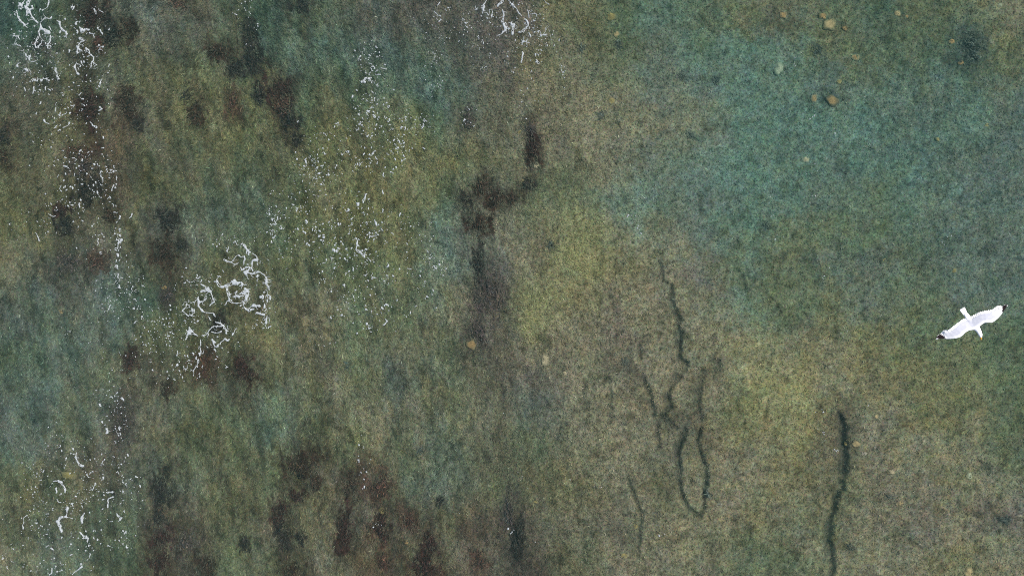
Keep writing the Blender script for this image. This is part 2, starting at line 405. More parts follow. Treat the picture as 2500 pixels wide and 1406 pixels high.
def soft_weed(u, v, c):
    """crust of the same weed round each clump, where it thins out"""
    streak = 1.35 * fbm((u - .16 * v) / 24, v / 62, 75, 5) + .55 * fbm(u / 8, v / 12, 73, 3)
    grain = 1 + .9 * fbm(u / 7, v / 10, 69, 3)
    for (pts, k0, tone) in BANDS:
        P = np.array(pts)
        m = (u > (P[:, 0] - P[:, 2] * 2.6).min()) & (u < (P[:, 0] + P[:, 2] * 2.6).max()) & (v > (P[:, 1] - P[:, 2] * 2.6).min()) & (v < (P[:, 1] + P[:, 2] * 2.6).max())
        if not m.any(): continue
        k_ = k0 * .80 * (1 - sstep(.25, 1.75, seg_field(pts, u[m], v[m]) + streak[m]))
        c[m] = c[m] * (1 - k_)[:, None] + dark(TONE[tone]) * (grain[m] * k_)[:, None]
    # long thin weed streaks combed over the left half, thickest towards the bottom
    zone = (1 - sstep(850, 1650, u)) * (.35 + .65 * np.maximum(sstep(950, 1250, v), 1 - sstep(150, 420, v) * (1 - sstep(520, 760, u) * 0)))
    k_ = .40 * zone * sstep(.12, .55, fbm((u - .18 * v) / 26, v / 150, 77, 4) + .35 * fbm(u / 9, v / 18, 79, 3))
    c = c * (1 - k_)[:, None] + dark((64, 61, 54)) * k_[:, None]
    for (x, y, rx, ry, tone, _l) in WEED:
        m = (np.abs(u - x) < rx * 2.6) & (np.abs(v - y) < ry * 2.6)
        if not m.any(): continue
        uu, vv = u[m], v[m]
        nn = .95 * fbm(uu / 26, vv / 36, 65, 4) + 1.25 * fbm((uu - .15 * vv) / 8, vv / 20, 67, 4)
        q = np.sqrt(((uu - x) / rx) ** 2 + ((vv - y) / ry) ** 2) + nn
        k_ = (0.88 if tone in 'mbn' else .58) * (1 - sstep(.70, 1.30, q))
        t_ = dark(TONE[tone]) * (1 + 1.0 * fbm(uu / 7, vv / 10, 69, 3))[:, None]
        c[m] = c[m] * (1 - k_)[:, None] + t_ * k_[:, None]
    for (x, y, _l) in TUFT:
        m = (np.abs(u - x) < 30) & (np.abs(v - y) < 30)
        if not m.any(): continue
        q = np.hypot(u[m] - x, v[m] - y) / 11 + .5 * fbm(u[m] / 9, v[m] / 9, 71, 2)
        k_ = .5 * (1 - sstep(.2, 1.5, q))
        c[m] = c[m] * (1 - k_)[:, None] + dark((70, 80, 76)) * k_[:, None]
    return c

def relief(u, v):
    r = 0.07 * fbm(u / 120, v / 120, 81, 3) + 0.05 * fbm(u / 34, v / 40, 85, 3) + 0.022 * fbm(u / 10, v / 12, 89, 2)
    return r - crack_field(u, v)

def bed_point(u, v):
    u = np.asarray(u, float); v = np.asarray(v, float)
    d = depth0(u, v)
    x, y = at_depth(u, v, d)
    return x, y, -d + relief(u, v)

# ------------------------------------------------------------------ materials
def bed_material():
    m, nt, b = new_mat('seabed_cover')
    at = N(nt, 'ShaderNodeAttribute', attribute_name='tint')
    tc = N(nt, 'ShaderNodeTexCoord')
    n1 = N(nt, 'ShaderNodeTexNoise'); n1.inputs['Scale'].default_value = 12; n1.inputs['Detail'].default_value = 5; n1.inputs['Roughness'].default_value = .7
    n2 = N(nt, 'ShaderNodeTexNoise'); n2.inputs['Scale'].default_value = 14; n2.inputs['Detail'].default_value = 3; n2.inputs['Roughness'].default_value = .65
    mr = N(nt, 'ShaderNodeMapRange'); mr.inputs[1].default_value = .28; mr.inputs[2].default_value = .72; mr.inputs[3].default_value = .45; mr.inputs[4].default_value = 1.6
    mx = N(nt, 'ShaderNodeMix', data_type='RGBA', blend_type='MULTIPLY'); mx.inputs[0].default_value = 1
    mh = N(nt, 'ShaderNodeMix', data_type='RGBA', blend_type='SOFT_LIGHT'); mh.inputs[0].default_value = .55
    bp = N(nt, 'ShaderNodeBump'); bp.inputs['Strength'].default_value = .6; bp.inputs['Distance'].default_value = .04
    for n_ in (n1, n2): nt.links.new(tc.outputs['Object'], n_.inputs['Vector'])
    nt.links.new(n1.outputs['Fac'], mr.inputs[0])
    nt.links.new(at.outputs['Color'], mh.inputs[6]); nt.links.new(n2.outputs['Color'], mh.inputs[7])
    nt.links.new(mh.outputs[2], mx.inputs[6]); nt.links.new(mr.outputs[0], mx.inputs[7])
    nt.links.new(mx.outputs[2], b.inputs['Base Color'])
    nt.links.new(n1.outputs['Fac'], bp.inputs['Height']); nt.links.new(bp.outputs[0], b.inputs['Normal'])
    b.inputs['Roughness'].default_value = 1; b.inputs['Specular IOR Level'].default_value = .05
    return m

def tint_material(name, rough=.9, spec=.1, nscale=0, lo=.7, hi=1.3):
    m, nt, b = new_mat(name)
    at = N(nt, 'ShaderNodeAttribute', attribute_name='tint')
    b.inputs['Roughness'].default_value = rough; b.inputs['Specular IOR Level'].default_value = spec
    if nscale:
        n1 = N(nt, 'ShaderNodeTexNoise'); n1.inputs['Scale'].default_value = nscale; n1.inputs['Detail'].default_value = 4
        tc = N(nt, 'ShaderNodeTexCoord'); nt.links.new(tc.outputs['Object'], n1.inputs['Vector'])
        mr = N(nt, 'ShaderNodeMapRange'); mr.inputs[1].default_value = .3; mr.inputs[2].default_value = .7; mr.inputs[3].default_value = lo; mr.inputs[4].default_value = hi
        mx = N(nt, 'ShaderNodeMix', data_type='RGBA', blend_type='MULTIPLY'); mx.inputs[0].default_value = 1
        nt.links.new(n1.outputs['Fac'], mr.inputs[0]); nt.links.new(at.outputs['Color'], mx.inputs[6]); nt.links.new(mr.outputs[0], mx.inputs[7])
        nt.links.new(mx.outputs[2], b.inputs['Base Color'])
        bp = N(nt, 'ShaderNodeBump'); bp.inputs['Strength'].default_value = .4; bp.inputs['Distance'].default_value = .02
        nt.links.new(n1.outputs['Fac'], bp.inputs['Height']); nt.links.new(bp.outputs[0], b.inputs['Normal'])
    else:
        nt.links.new(at.outputs['Color'], b.inputs['Base Color'])
    return m

M_BED = bed_material()
M_WEED = tint_material('weed_fronds', .7, .2, 12)
M_TURF = tint_material('turf_fronds', .85, .1, 10, .75, 1.25)
M_STONE = tint_material('stone', .9, .1, 14, .75, 1.2)
M_PLUM = tint_material('plumage', .75, .15)

# ------------------------------------------------------------------ seabed: one sheet, fine under the camera, coarse far out
def axis(lo, hi, step, far):
    mid = np.arange(lo, hi + step, step)
    out = []
    d, p_ = step, hi
    while p_ < far:
        d *= 1.35; p_ += d; out.append(p_)
    out = np.array(out)
    return np.concatenate([(lo - (out - hi))[::-1], mid, out])

us = axis(-190, 2690, 3.1, 22000)
vs = axis(-170, 1580, 3.1, 21000)
U, V = np.meshgrid(us, vs)
shape = U.shape
uf, vf = U.ravel(), V.ravel()
d0 = depth0(uf, vf)
bx, by = at_depth(uf, vf, d0)
ck = crack_field(uf, vf)
bz = -d0 + relief(uf, vf)
cc = cover(uf, vf)
cc = soft_weed(uf, vf, cc)
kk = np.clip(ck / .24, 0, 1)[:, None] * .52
cc = cc * (1 - kk) + dark((60, 72, 68)) * kk      # darker blue green tone in the cracks, wider on their left
cc = np.clip(cc, .004, .6)
idx = np.arange(uf.size).reshape(shape)
quads = np.stack([idx[1:, :-1], idx[1:, 1:], idx[:-1, 1:], idx[:-1, :-1]], -1).reshape(-1, 4)
bed = mesh_np('seabed', np.stack([bx, by, bz], -1), quads, M_BED, col=cc)
tag(bed, 'shallow sea floor of olive turf, sand, rock and dark weed', kind='structure')

# ------------------------------------------------------------------ the water: a closed body of slightly green, absorbing water
def water_body():
    xs = axis(-24, 24, .6, 330); ys = axis(-15, 15, .6, 330)
    X, Y = np.meshgrid(xs, ys)
    Z = .012 * fbm(X * 1.1, Y * .6, 91, 3)
    Z = Z * (np.abs(X) < 26) * (np.abs(Y) < 17)
    n, m_ = X.shape
    top = np.stack([X.ravel(), Y.ravel(), Z.ravel()], -1)
    faces = []
    I = np.arange(n * m_).reshape(n, m_)
    faces += np.stack([I[:-1, :-1], I[:-1, 1:], I[1:, 1:], I[1:, :-1]], -1).reshape(-1, 4).tolist()
    ring = list(I[0, :]) + list(I[1:, -1]) + list(I[-1, -2::-1]) + list(I[-2:0:-1, 0])
    base = len(top)
    low = top[ring].copy(); low[:, 2] = -4.0
    R = len(ring)
    for i in range(R):
        j = (i + 1) % R
        faces.append([int(ring[i]), base + i, base + j, int(ring[j])])
    me = bpy.data.meshes.new('sea_water')
    allf = [list(map(int, f)) for f in faces] + [[base + i for i in range(R)][::-1]]
    me.from_pydata(np.concatenate([top, low]).tolist(), [], allf)
    me.update()
    m = bpy.data.materials.new('clear_green_water'); m.use_nodes = True
    nt = m.node_tree
    nt.nodes.remove(nt.nodes['Principled BSDF'])
    ab = N(nt, 'ShaderNodeVolumeAbsorption'); ab.inputs['Color'].default_value = (.30, .88, .80, 1); ab.inputs['Density'].default_value = .13
    scn = N(nt, 'ShaderNodeVolumeScatter'); scn.inputs['Color'].default_value = (.45, .95, .85, 1); scn.inputs['Density'].default_value = .040; scn.inputs['Anisotropy'].default_value = .2
    ad = N(nt, 'ShaderNodeAddShader')
    nt.links.new(ab.outputs[0], ad.inputs[0]); nt.links.new(scn.outputs[0], ad.inputs[1])
    nt.links.new(ad.outputs[0], nt.nodes['Material Output'].inputs['Volume'])
    me.materials.append(m)
    o = bpy.data.objects.new('sea_water', me); COL.objects.link(o)
    return tag(o, 'clear greenish shallow sea water over the bed', kind='structure')
water_body()

# ------------------------------------------------------------------ weed
def fronds(x, y, z, ang, length, width, lift, curl, colr, seg=3):
    """ribbons lying over the bed: returns verts, quads, colours"""
    n = len(x)
    t = np.linspace(0, 1, seg + 1)
    A = ang[:, None] + curl[:, None] * t[None, :]
    dx = np.sin(A) * (length / seg)[:, None]; dy = np.cos(A) * (length / seg)[:, None]
    px = x[:, None] + np.concatenate([np.zeros((n, 1)), np.cumsum(dx[:, :-1], 1)], 1)
    py = y[:, None] + np.concatenate([np.zeros((n, 1)), np.cumsum(dy[:, :-1], 1)], 1)
    pz = z[:, None] + lift[:, None] * np.sin(np.pi * (0.12 + 0.8 * t))[None, :]
    wd = width[:, None] * (np.sin(np.pi * (0.15 + 0.8 * t))[None, :]) * .5
    nx, ny = np.cos(A), -np.sin(A)
    tw = (rng.random((n, 1)) - .5) * 1.1
    L = np.stack([px - nx * wd, py - ny * wd, pz - wd * tw], -1)
    R = np.stack([px + nx * wd, py + ny * wd, pz + wd * tw], -1)
    V_ = np.stack([L, R], 2).reshape(n, (seg + 1) * 2, 3)
    base = (np.arange(n) * (seg + 1) * 2)[:, None]
    F_ = np.stack([np.stack([base[:, 0] + 2 * s_, base[:, 0] + 2 * s_ + 1, base[:, 0] + 2 * s_ + 3, base[:, 0] + 2 * s_ + 2], -1) for s_ in range(seg)], 1)
    C_ = np.repeat(colr[:, None, :], (seg + 1) * 2, 1)
    return V_.reshape(-1, 3), F_.reshape(-1, 4), C_.reshape(-1, 3)

PX = K * 31.4
def weed_clump(x, y, rx, ry, tone, dens=1.0, hgt=1.0):
    n = int(np.clip(rx * ry * .20 * dens, 36, 420))
    r = np.sqrt(rng.random(n)) ** .85; th = rng.random(n) * 2 * np.pi
    wob = 1 + .35 * np.sin(th * 2 + rng.random() * 6) + .22 * np.sin(th * 5 + rng.random() * 6)
    u = x + r * wob * rx * np.cos(th) * 1.12; v = y + r * wob * ry * np.sin(th) * 1.2
    ok = np.sqrt(((u - x) / rx) ** 2 + ((v - y) / ry) ** 2) + 1.0 * fbm(u / 26, v / 40, 65, 5) < rng.uniform(.45, 1.25, n)
    if ok.sum() > 14:
        u, v, r = u[ok], v[ok], r[ok]; n = len(u)
    far = rng.integers(0, n, n // 4)                       # stems running back to the middle of the clump
    back = rng.random(n // 4)
    u = np.concatenate([u, u.mean() + (u[far] - u.mean()) * back]); v = np.concatenate([v, v.mean() + (v[far] - v.mean()) * back]); r = np.concatenate([r, r[far]]); n = len(u)
    X, Y, Z = bed_point(u, v)
    fl = flow(u, v) + rng.normal(0, .55, n)
    fl = np.where(rng.random(n) < .5, fl, fl + np.pi)
    L = (rng.uniform(.08, .26, n)) * (1 - .3 * r)
    W = rng.uniform(.02, .045, n)
    lift = rng.uniform(.04, .20, n) * (1.1 - r * .7) * hgt
    base = dark(TONE[tone])
    edge = (.75 * sstep(.35, 1.0, r))[:, None]
    c = base[None, :] * np.exp(rng.normal(0, .38, n))[:, None]
    warm = rng.random(n)[:, None]
    c = np.where(warm > .80, c * np.array([1.75, 1.75, 1.5]), c)
    c = np.where(warm < .12, c * np.array([.8, 1.1, 1.2]), c)
    c = c * (1 - edge) + cover(u, v) * .8 * edge
    X0, Y0, Z0 = bed_point(np.array([x]), np.array([y]))
    V_, F_, C_ = fronds(X - X0[0], Y - Y0[0], Z + .01, fl, L, W, lift, rng.normal(0, .8, n), c)
    # the holdfast, rooted just under the bed
    k12 = np.arange(12) / 12 * 2 * np.pi
    hu, hv = x + 1.35 * rx * np.cos(k12), y + 1.45 * ry * np.sin(k12)
    hx, hy, hz = bed_point(hu, hv)
    rim = np.stack([hx - X0[0], hy - Y0[0], hz - .05], -1); mid = np.array([[0, 0, Z0[0] - .05]]); low_ = np.array([[0, 0, Z0[0] - .30]])
    nb_ = len(V_); jj = np.arange(12); j2 = (jj + 1) % 12
    V_ = np.concatenate([V_, rim, mid, low_])
    F_ = np.concatenate([F_, np.stack([nb_ + jj[::2], nb_ + jj[1::2], nb_ + j2[1::2], np.full(6, nb_ + 12)], -1), np.stack([nb_ + j2[1::2], nb_ + jj[1::2], nb_ + jj[::2], np.full(6, nb_ + 13)], -1)])
    C_ = np.concatenate([C_, np.repeat(base[None], 14, 0)])
    return V_, F_, np.clip(C_, .003, .5), (X0[0], Y0[0])

for (x, y, rx, ry, tone, label) in WEED:
    V_, F_, C_, (ox, oy) = weed_clump(x, y, rx, ry, tone)
    zb = V_[:, 2].min(); V_[:, 2] -= zb
    o = mesh_np('seaweed_clump', V_, F_, M_WEED, col=C_)
    o.location = (ox, oy, zb)
    tag(o, label, 'seaweed', 'seaweed clumps on the sea floor')
for (x, y, label) in TUFT:
    V_, F_, C_, (ox, oy) = weed_clump(x, y, rng.uniform(7, 12), rng.uniform(6, 10), 'd', 1.0, .35)
    zb = V_[:, 2].min(); V_[:, 2] -= zb
    o = mesh_np('seaweed_tuft', V_, F_, M_WEED, col=C_)
    o.location = (ox, oy, zb)
    tag(o, label, 'seaweed', 'small dark weed tufts on the pale bed')

def turf():
    n = 230000
    u = rng.uniform(-60, 2560, n); v = rng.uniform(-50, 1456, n)
    keep = rng.random(n) < (1 - .45 * sstep(1300, 1800, u))
    u, v = u[keep], v[keep]; n = len(u)
    X, Y, Z = bed_point(u, v)
    right = sstep(800, 1700, u)
    fl = flow(u, v) + rng.normal(0, 1, n) * (.60 + 1.1 * right)
    fl = np.where(rng.random(n) < .5, fl, fl + np.pi)
    L = rng.uniform(.06, .20, n) * (1 - .45 * right)
    W = rng.uniform(.014, .034, n)
    c = cover(u, v); c = soft_weed(u, v, c)
    c = c * np.exp(rng.normal(0.03, 1, n) * (.32 - .06 * right))[:, None] * (1 + rng.normal(0, .06, (n, 3)))
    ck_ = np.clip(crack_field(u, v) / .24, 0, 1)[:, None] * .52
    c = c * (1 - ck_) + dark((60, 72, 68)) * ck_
    V_, F_, C_ = fronds(X, Y, Z + .008, fl, L, W, rng.uniform(.01, .05, n), rng.normal(0, .6, n), np.clip(c, .004, .55), seg=2)
    o = mesh_np('algae_turf', V_, F_, M_TURF, col=C_)
    tag(o, 'short olive and grey algae turf combed by the swell over the whole bed', 'algae', kind='stuff')
turf()

# ------------------------------------------------------------------ stones
TAN, ORG, PAL, GRN, GRY, YEL = (160, 151, 112), (144, 127, 90), (164, 162, 130), (146, 162, 136), (148, 150, 136), (134, 131, 88)
STONES = [
 (2025, 61, 17, 15, TAN, 'largest tan boulder, near the top right'), (2008, 40, 11, 9, ORG, 'brownish stone touching the largest tan boulder from above'),
 (1911, 38, 11, 9, ORG, 'oval tan stone left of the largest boulder'), (2062, 71, 8, 6, ORG, 'small orange stone right of the largest boulder'),
 (2191, 34, 9, 8, TAN, 'pinkish round stone near the top edge, right'), (2214, 42, 6, 5, ORG, 'little orange stone beside the pinkish round one'),
 (2442, 14, 7, 6, GRN, 'small pale stone in the top right corner'),
 (1901, 168, 12, 16, GRN, 'tall pale green slab of rock, upper right'), (1988, 240, 9, 13, ORG, 'narrow orange stone left of a wedge shaped one'),
 (2031, 246, 16, 14, ORG, 'wedge shaped tan orange stone, upper right'), (2050, 198, 9, 7, YEL, 'dull ochre stone above the wedge shaped one'),
 (2088, 141, 11, 8, ORG, 'faint reddish stone below the largest boulder'), (2324, 102, 9, 7, ORG, 'orange stone left of the dim dark weed patch'), (2345, 154, 8, 6, ORG, 'orange stone below the dim dark weed patch'),
 (2410, 305, 7, 6, YEL, 'yellow stone at the far right, upper part'), (2288, 341, 6, 6, YEL, 'small yellow green stone, right, upper part'),
 (1967, 389, 11, 8, PAL, 'pale stone on teal bed, upper right of centre'),
 (1310, 404, 8, 8, PAL, 'round pale stone beside the dark weed at the centre'), (1278, 440, 4, 4, TAN, 'tiny tan stone below left of the round pale one'), (1269, 323, 6, 5, YEL, 'small ochre stone left of the dark mauve weed'),
 (1505, 84, 8, 8, TAN, 'small cream stone near the top, right of centre'), (1492, 42, 13, 11, YEL, 'mustard stone near the top, right of centre'), (1493, 247, 9, 8, YEL, 'mustard stone in the grey bed, right of centre'),
 (1152, 841, 14, 13, ORG, 'orange brown stone below the mauve weed bank'), (1332, 878, 11, 16, PAL, 'cream oval stone, lower centre'), (1380, 912, 7, 6, PAL, 'small cream stone right of the cream oval one'),
 (2090, 1083, 11, 9, TAN, 'round tan pebble beside the head of the right crack'), (2069, 1083, 6, 6, YEL, 'small olive pebble touching the round tan one'), (2108, 1107, 8, 5, GRY, 'flat grey white pebble below the round tan one'),
 (2138, 1016, 6, 6, TAN, 'tan pebble above the right crack'), (2174, 1150, 8, 6, PAL, 'split pale pebble right of the right crack'), (2367, 1161, 8, 9, GRN, 'whitish pebble, far lower right'),
 (2199, 1227, 8, 7, TAN, 'faint tan pebble, lower right'), (2366, 1396, 12, 13, TAN, 'tan stone cut by the bottom edge, right'),
 (1308, 1224, 7, 5, YEL, 'yellow flat pebble in dark weed, bottom centre'), (1560, 1209, 5, 4, PAL, 'tiny pale pebble left of the looped crack'), (1552, 1284, 8, 8, YEL, 'dull ochre pebble left of the looped crack'), (1524, 1356, 11, 8, YEL, 'ochre slab near the bottom, right of centre'),
 (170, 1160, 20, 11, YEL, 'olive yellow slab in the lower left foam'), (404, 702, 11, 6, ORG, 'tan rock rimming the round purplish weed'), (2330, 660, 7, 7, YEL, 'ochre pebble above the gull'), (2160, 636, 5, 5, YEL, 'small yellow pebble left above the gull'),
 (932, 1247, 8, 10, YEL, 'khaki stone between two dark weeds, lower centre'), (150, 760, 7, 6, ORG, 'small tan stone far left at mid height'), (993, 1323, 6, 6, ORG, 'small orange stone, bottom left of centre'),
]
def stone(x, y, rx, ry, colr, label):
    bm = bmesh.new()
    bmesh.ops.create_icosphere(bm, subdivisions=3, radius=1)
    sd = rng.random(6) * 10
    col_ = []
    for vt in bm.verts:
        p_ = vt.co.copy()
        k_ = 1 + .20 * math.sin(p_.x * 2.1 + sd[0]) * math.cos(p_.y * 2.4 + sd[1]) + .12 * math.sin(p_.x * 4.3 + p_.y * 3.7 + sd[2]) + .06 * math.sin(9 * p_.y + 7 * p_.z + sd[3])
        vt.co = Vector((p_.x * rx * PX * k_, p_.y * ry * PX * k_, max(p_.z, -.35) * min(rx, ry) * PX * .26 * k_))
    V_ = np.array([vt.co[:] for vt in bm.verts]); F_ = np.array([[q.index for q in f.verts] for f in bm.faces])
    bm.free()
    X, Y, Z = bed_point(np.array([float(x)]), np.array([float(y)]))
    c = alb(colr) * .90
    mott = 1 + .3 * vnoise(V_[:, 0] * 14 + sd[4], V_[:, 1] * 14, 3)
    # water's softening put into colour: the rim blends into the bed's tone
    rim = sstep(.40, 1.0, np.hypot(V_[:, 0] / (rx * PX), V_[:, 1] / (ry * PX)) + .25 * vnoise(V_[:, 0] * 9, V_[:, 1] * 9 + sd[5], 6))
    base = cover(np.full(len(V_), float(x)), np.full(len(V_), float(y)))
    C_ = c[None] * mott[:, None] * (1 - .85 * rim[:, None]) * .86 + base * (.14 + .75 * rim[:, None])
    zb = V_[:, 2].min(); V_[:, 2] -= zb
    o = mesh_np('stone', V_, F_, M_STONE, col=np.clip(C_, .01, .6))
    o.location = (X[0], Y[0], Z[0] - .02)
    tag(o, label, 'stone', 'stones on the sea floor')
for s_ in STONES: stone(*s_)

# ------------------------------------------------------------------ foam, traced strand by strand
def T(sx, ox, oy, *strokes):
    out = []
    for st in strokes:
        out.append([(ox + p_[0] / sx, oy + p_[1] / sx, p_[2] / sx / 2) for p_ in st])
    return out
STR = []
STR += T(3.907, 420, 570,
 [(680, 112, 10), (700, 140, 18), (735, 175, 24), (725, 200, 10)], [(770, 198, 5), (805, 218, 6), (818, 250, 5)],
 [(500, 255, 16), (525, 265, 18), (550, 268, 8), (575, 290, 10), (600, 295, 8), (620, 285, 4)], [(570, 265, 5), (600, 225, 6), (625, 207, 7), (660, 222, 7), (695, 222, 7)],
 [(695, 235, 8), (685, 270, 10), (680, 300, 6)], [(800, 255, 12), (770, 262, 14), (758, 285, 12), (762, 320, 10), (765, 350, 10)],
 [(650, 325, 5), (660, 350, 8), (690, 335, 12), (725, 315, 12), (745, 330, 10), (690, 370, 24), (715, 410, 6), (725, 430, 4)],
 [(730, 375, 14), (770, 380, 14), (820, 370, 16), (850, 375, 12), (880, 400, 12), (900, 440, 22), (895, 470, 28), (910, 490, 16), (925, 530, 12)], [(870, 480, 6), (870, 460, 5)],
 [(750, 395, 5), (775, 415, 5)], [(800, 410, 8), (820, 405, 8)],
 [(425, 440, 14), (430, 470, 24), (455, 500, 14), (490, 510, 14), (520, 500, 30), (560, 485, 36), (590, 460, 40), (625, 475, 34), (655, 465, 20), (665, 490, 14), (710, 495, 8)],
 [(520, 520, 28), (530, 560, 20), (530, 590, 10), (545, 610, 14), (550, 640, 22), (520, 655, 8), (500, 680, 4)], [(550, 645, 16), (580, 660, 14), (605, 664, 5), (650, 660, 5), (680, 650, 8)],
 [(590, 605, 16), (600, 590, 12), (615, 550, 5)],
 [(600, 605, 14), (640, 605, 10), (670, 590, 16), (700, 560, 26), (725, 555, 18), (715, 590, 26), (705, 630, 20), (690, 650, 10), (680, 690, 6), (700, 720, 8), (740, 735, 16), (780, 720, 12)],
 [(640, 575, 6), (670, 555, 10), (700, 555, 12)], [(780, 690, 5), (830, 690, 6)], [(800, 760, 6), (840, 770, 7), (880, 775, 5)],
 [(280, 485, 10), (310, 500, 14), (335, 535, 16), (370, 560, 12), (380, 590, 8), (400, 655, 12), (370, 675, 10), (362, 695, 5)], [(275, 555, 12), (310, 545, 16), (340, 545, 10)],
 [(170, 660, 5), (215, 655, 6), (245, 625, 10), (255, 655, 16), (245, 685, 20), (265, 715, 14), (290, 740, 12), (330, 755, 7), (390, 757, 5)], [(260, 650, 6), (300, 645, 6), (325, 620, 8)],
 [(140, 670, 8), (120, 715, 5), (100, 740, 7), (130, 765, 5), (160, 787, 6), (195, 770, 7), (205, 735, 20), (175, 718, 4)], [(345, 795, 6), (370, 825, 5)], [(400, 775, 14), (410, 790, 8)],
 [(410, 840, 5), (465, 860, 7), (490, 885, 12), (515, 930, 6), (518, 950, 5)], [(490, 880, 8), (430, 882, 10), (385, 890, 7), (355, 915, 8), (340, 950, 5)], [(375, 938, 6), (420, 950, 7), (470, 930, 10)],
 [(160, 895, 8), (170, 945, 26), (150, 960, 14), (140, 990, 12)], [(170, 940, 22), (215, 960, 14), (250, 980, 6)], [(265, 1010, 6), (268, 1080, 7), (272, 1130, 12), (265, 1165, 10)],
 [(250, 1200, 8), (250, 1225, 18), (235, 1260, 8), (205, 1310, 5)], [(385, 1015, 14), (400, 1035, 22), (395, 1060, 10), (420, 1082, 8), (455, 1055, 8), (475, 1025, 5), (500, 1005, 14), (525, 1020, 16), (540, 1010, 5)],
 [(405, 1105, 14), (410, 1125, 8)], [(575, 970, 4), (590, 925, 5), (612, 908, 5)], [(300, 980, 4), (330, 960, 5)], [(895, 815, 5), (900, 835, 8), (895, 855, 14)],
 [(150, 1165, 10), (152, 1172, 8)], [(162, 1203, 10), (168, 1207, 8)], [(48, 1255, 14), (52, 1250, 10)], [(110, 1260, 5), (120, 1285, 5)], [(100, 1370, 8), (104, 1370, 7)], [(258, 1340, 7), (262, 1335, 6)],
 [(520, 170, 8), (535, 130, 8)], [(580, 85, 5), (605, 78, 6), (618, 110, 5)], [(860, 590, 6), (870, 625, 5)], [(908, 588, 8), (914, 592, 8)], [(935, 605, 6), (935, 625, 6)], [(485, 355, 6), (495, 375, 8)], [(430, 405, 5), (465, 412, 6)],
 [(180, 455, 6), (205, 460, 8)], [(265, 460, 8), (285, 445, 5)], [(116, 470, 9), (125, 470, 9)], [(345, 455, 8), (356, 457, 7)], [(55, 1120, 5), (55, 1155, 6)], [(880, 680, 6), (875, 705, 5)])
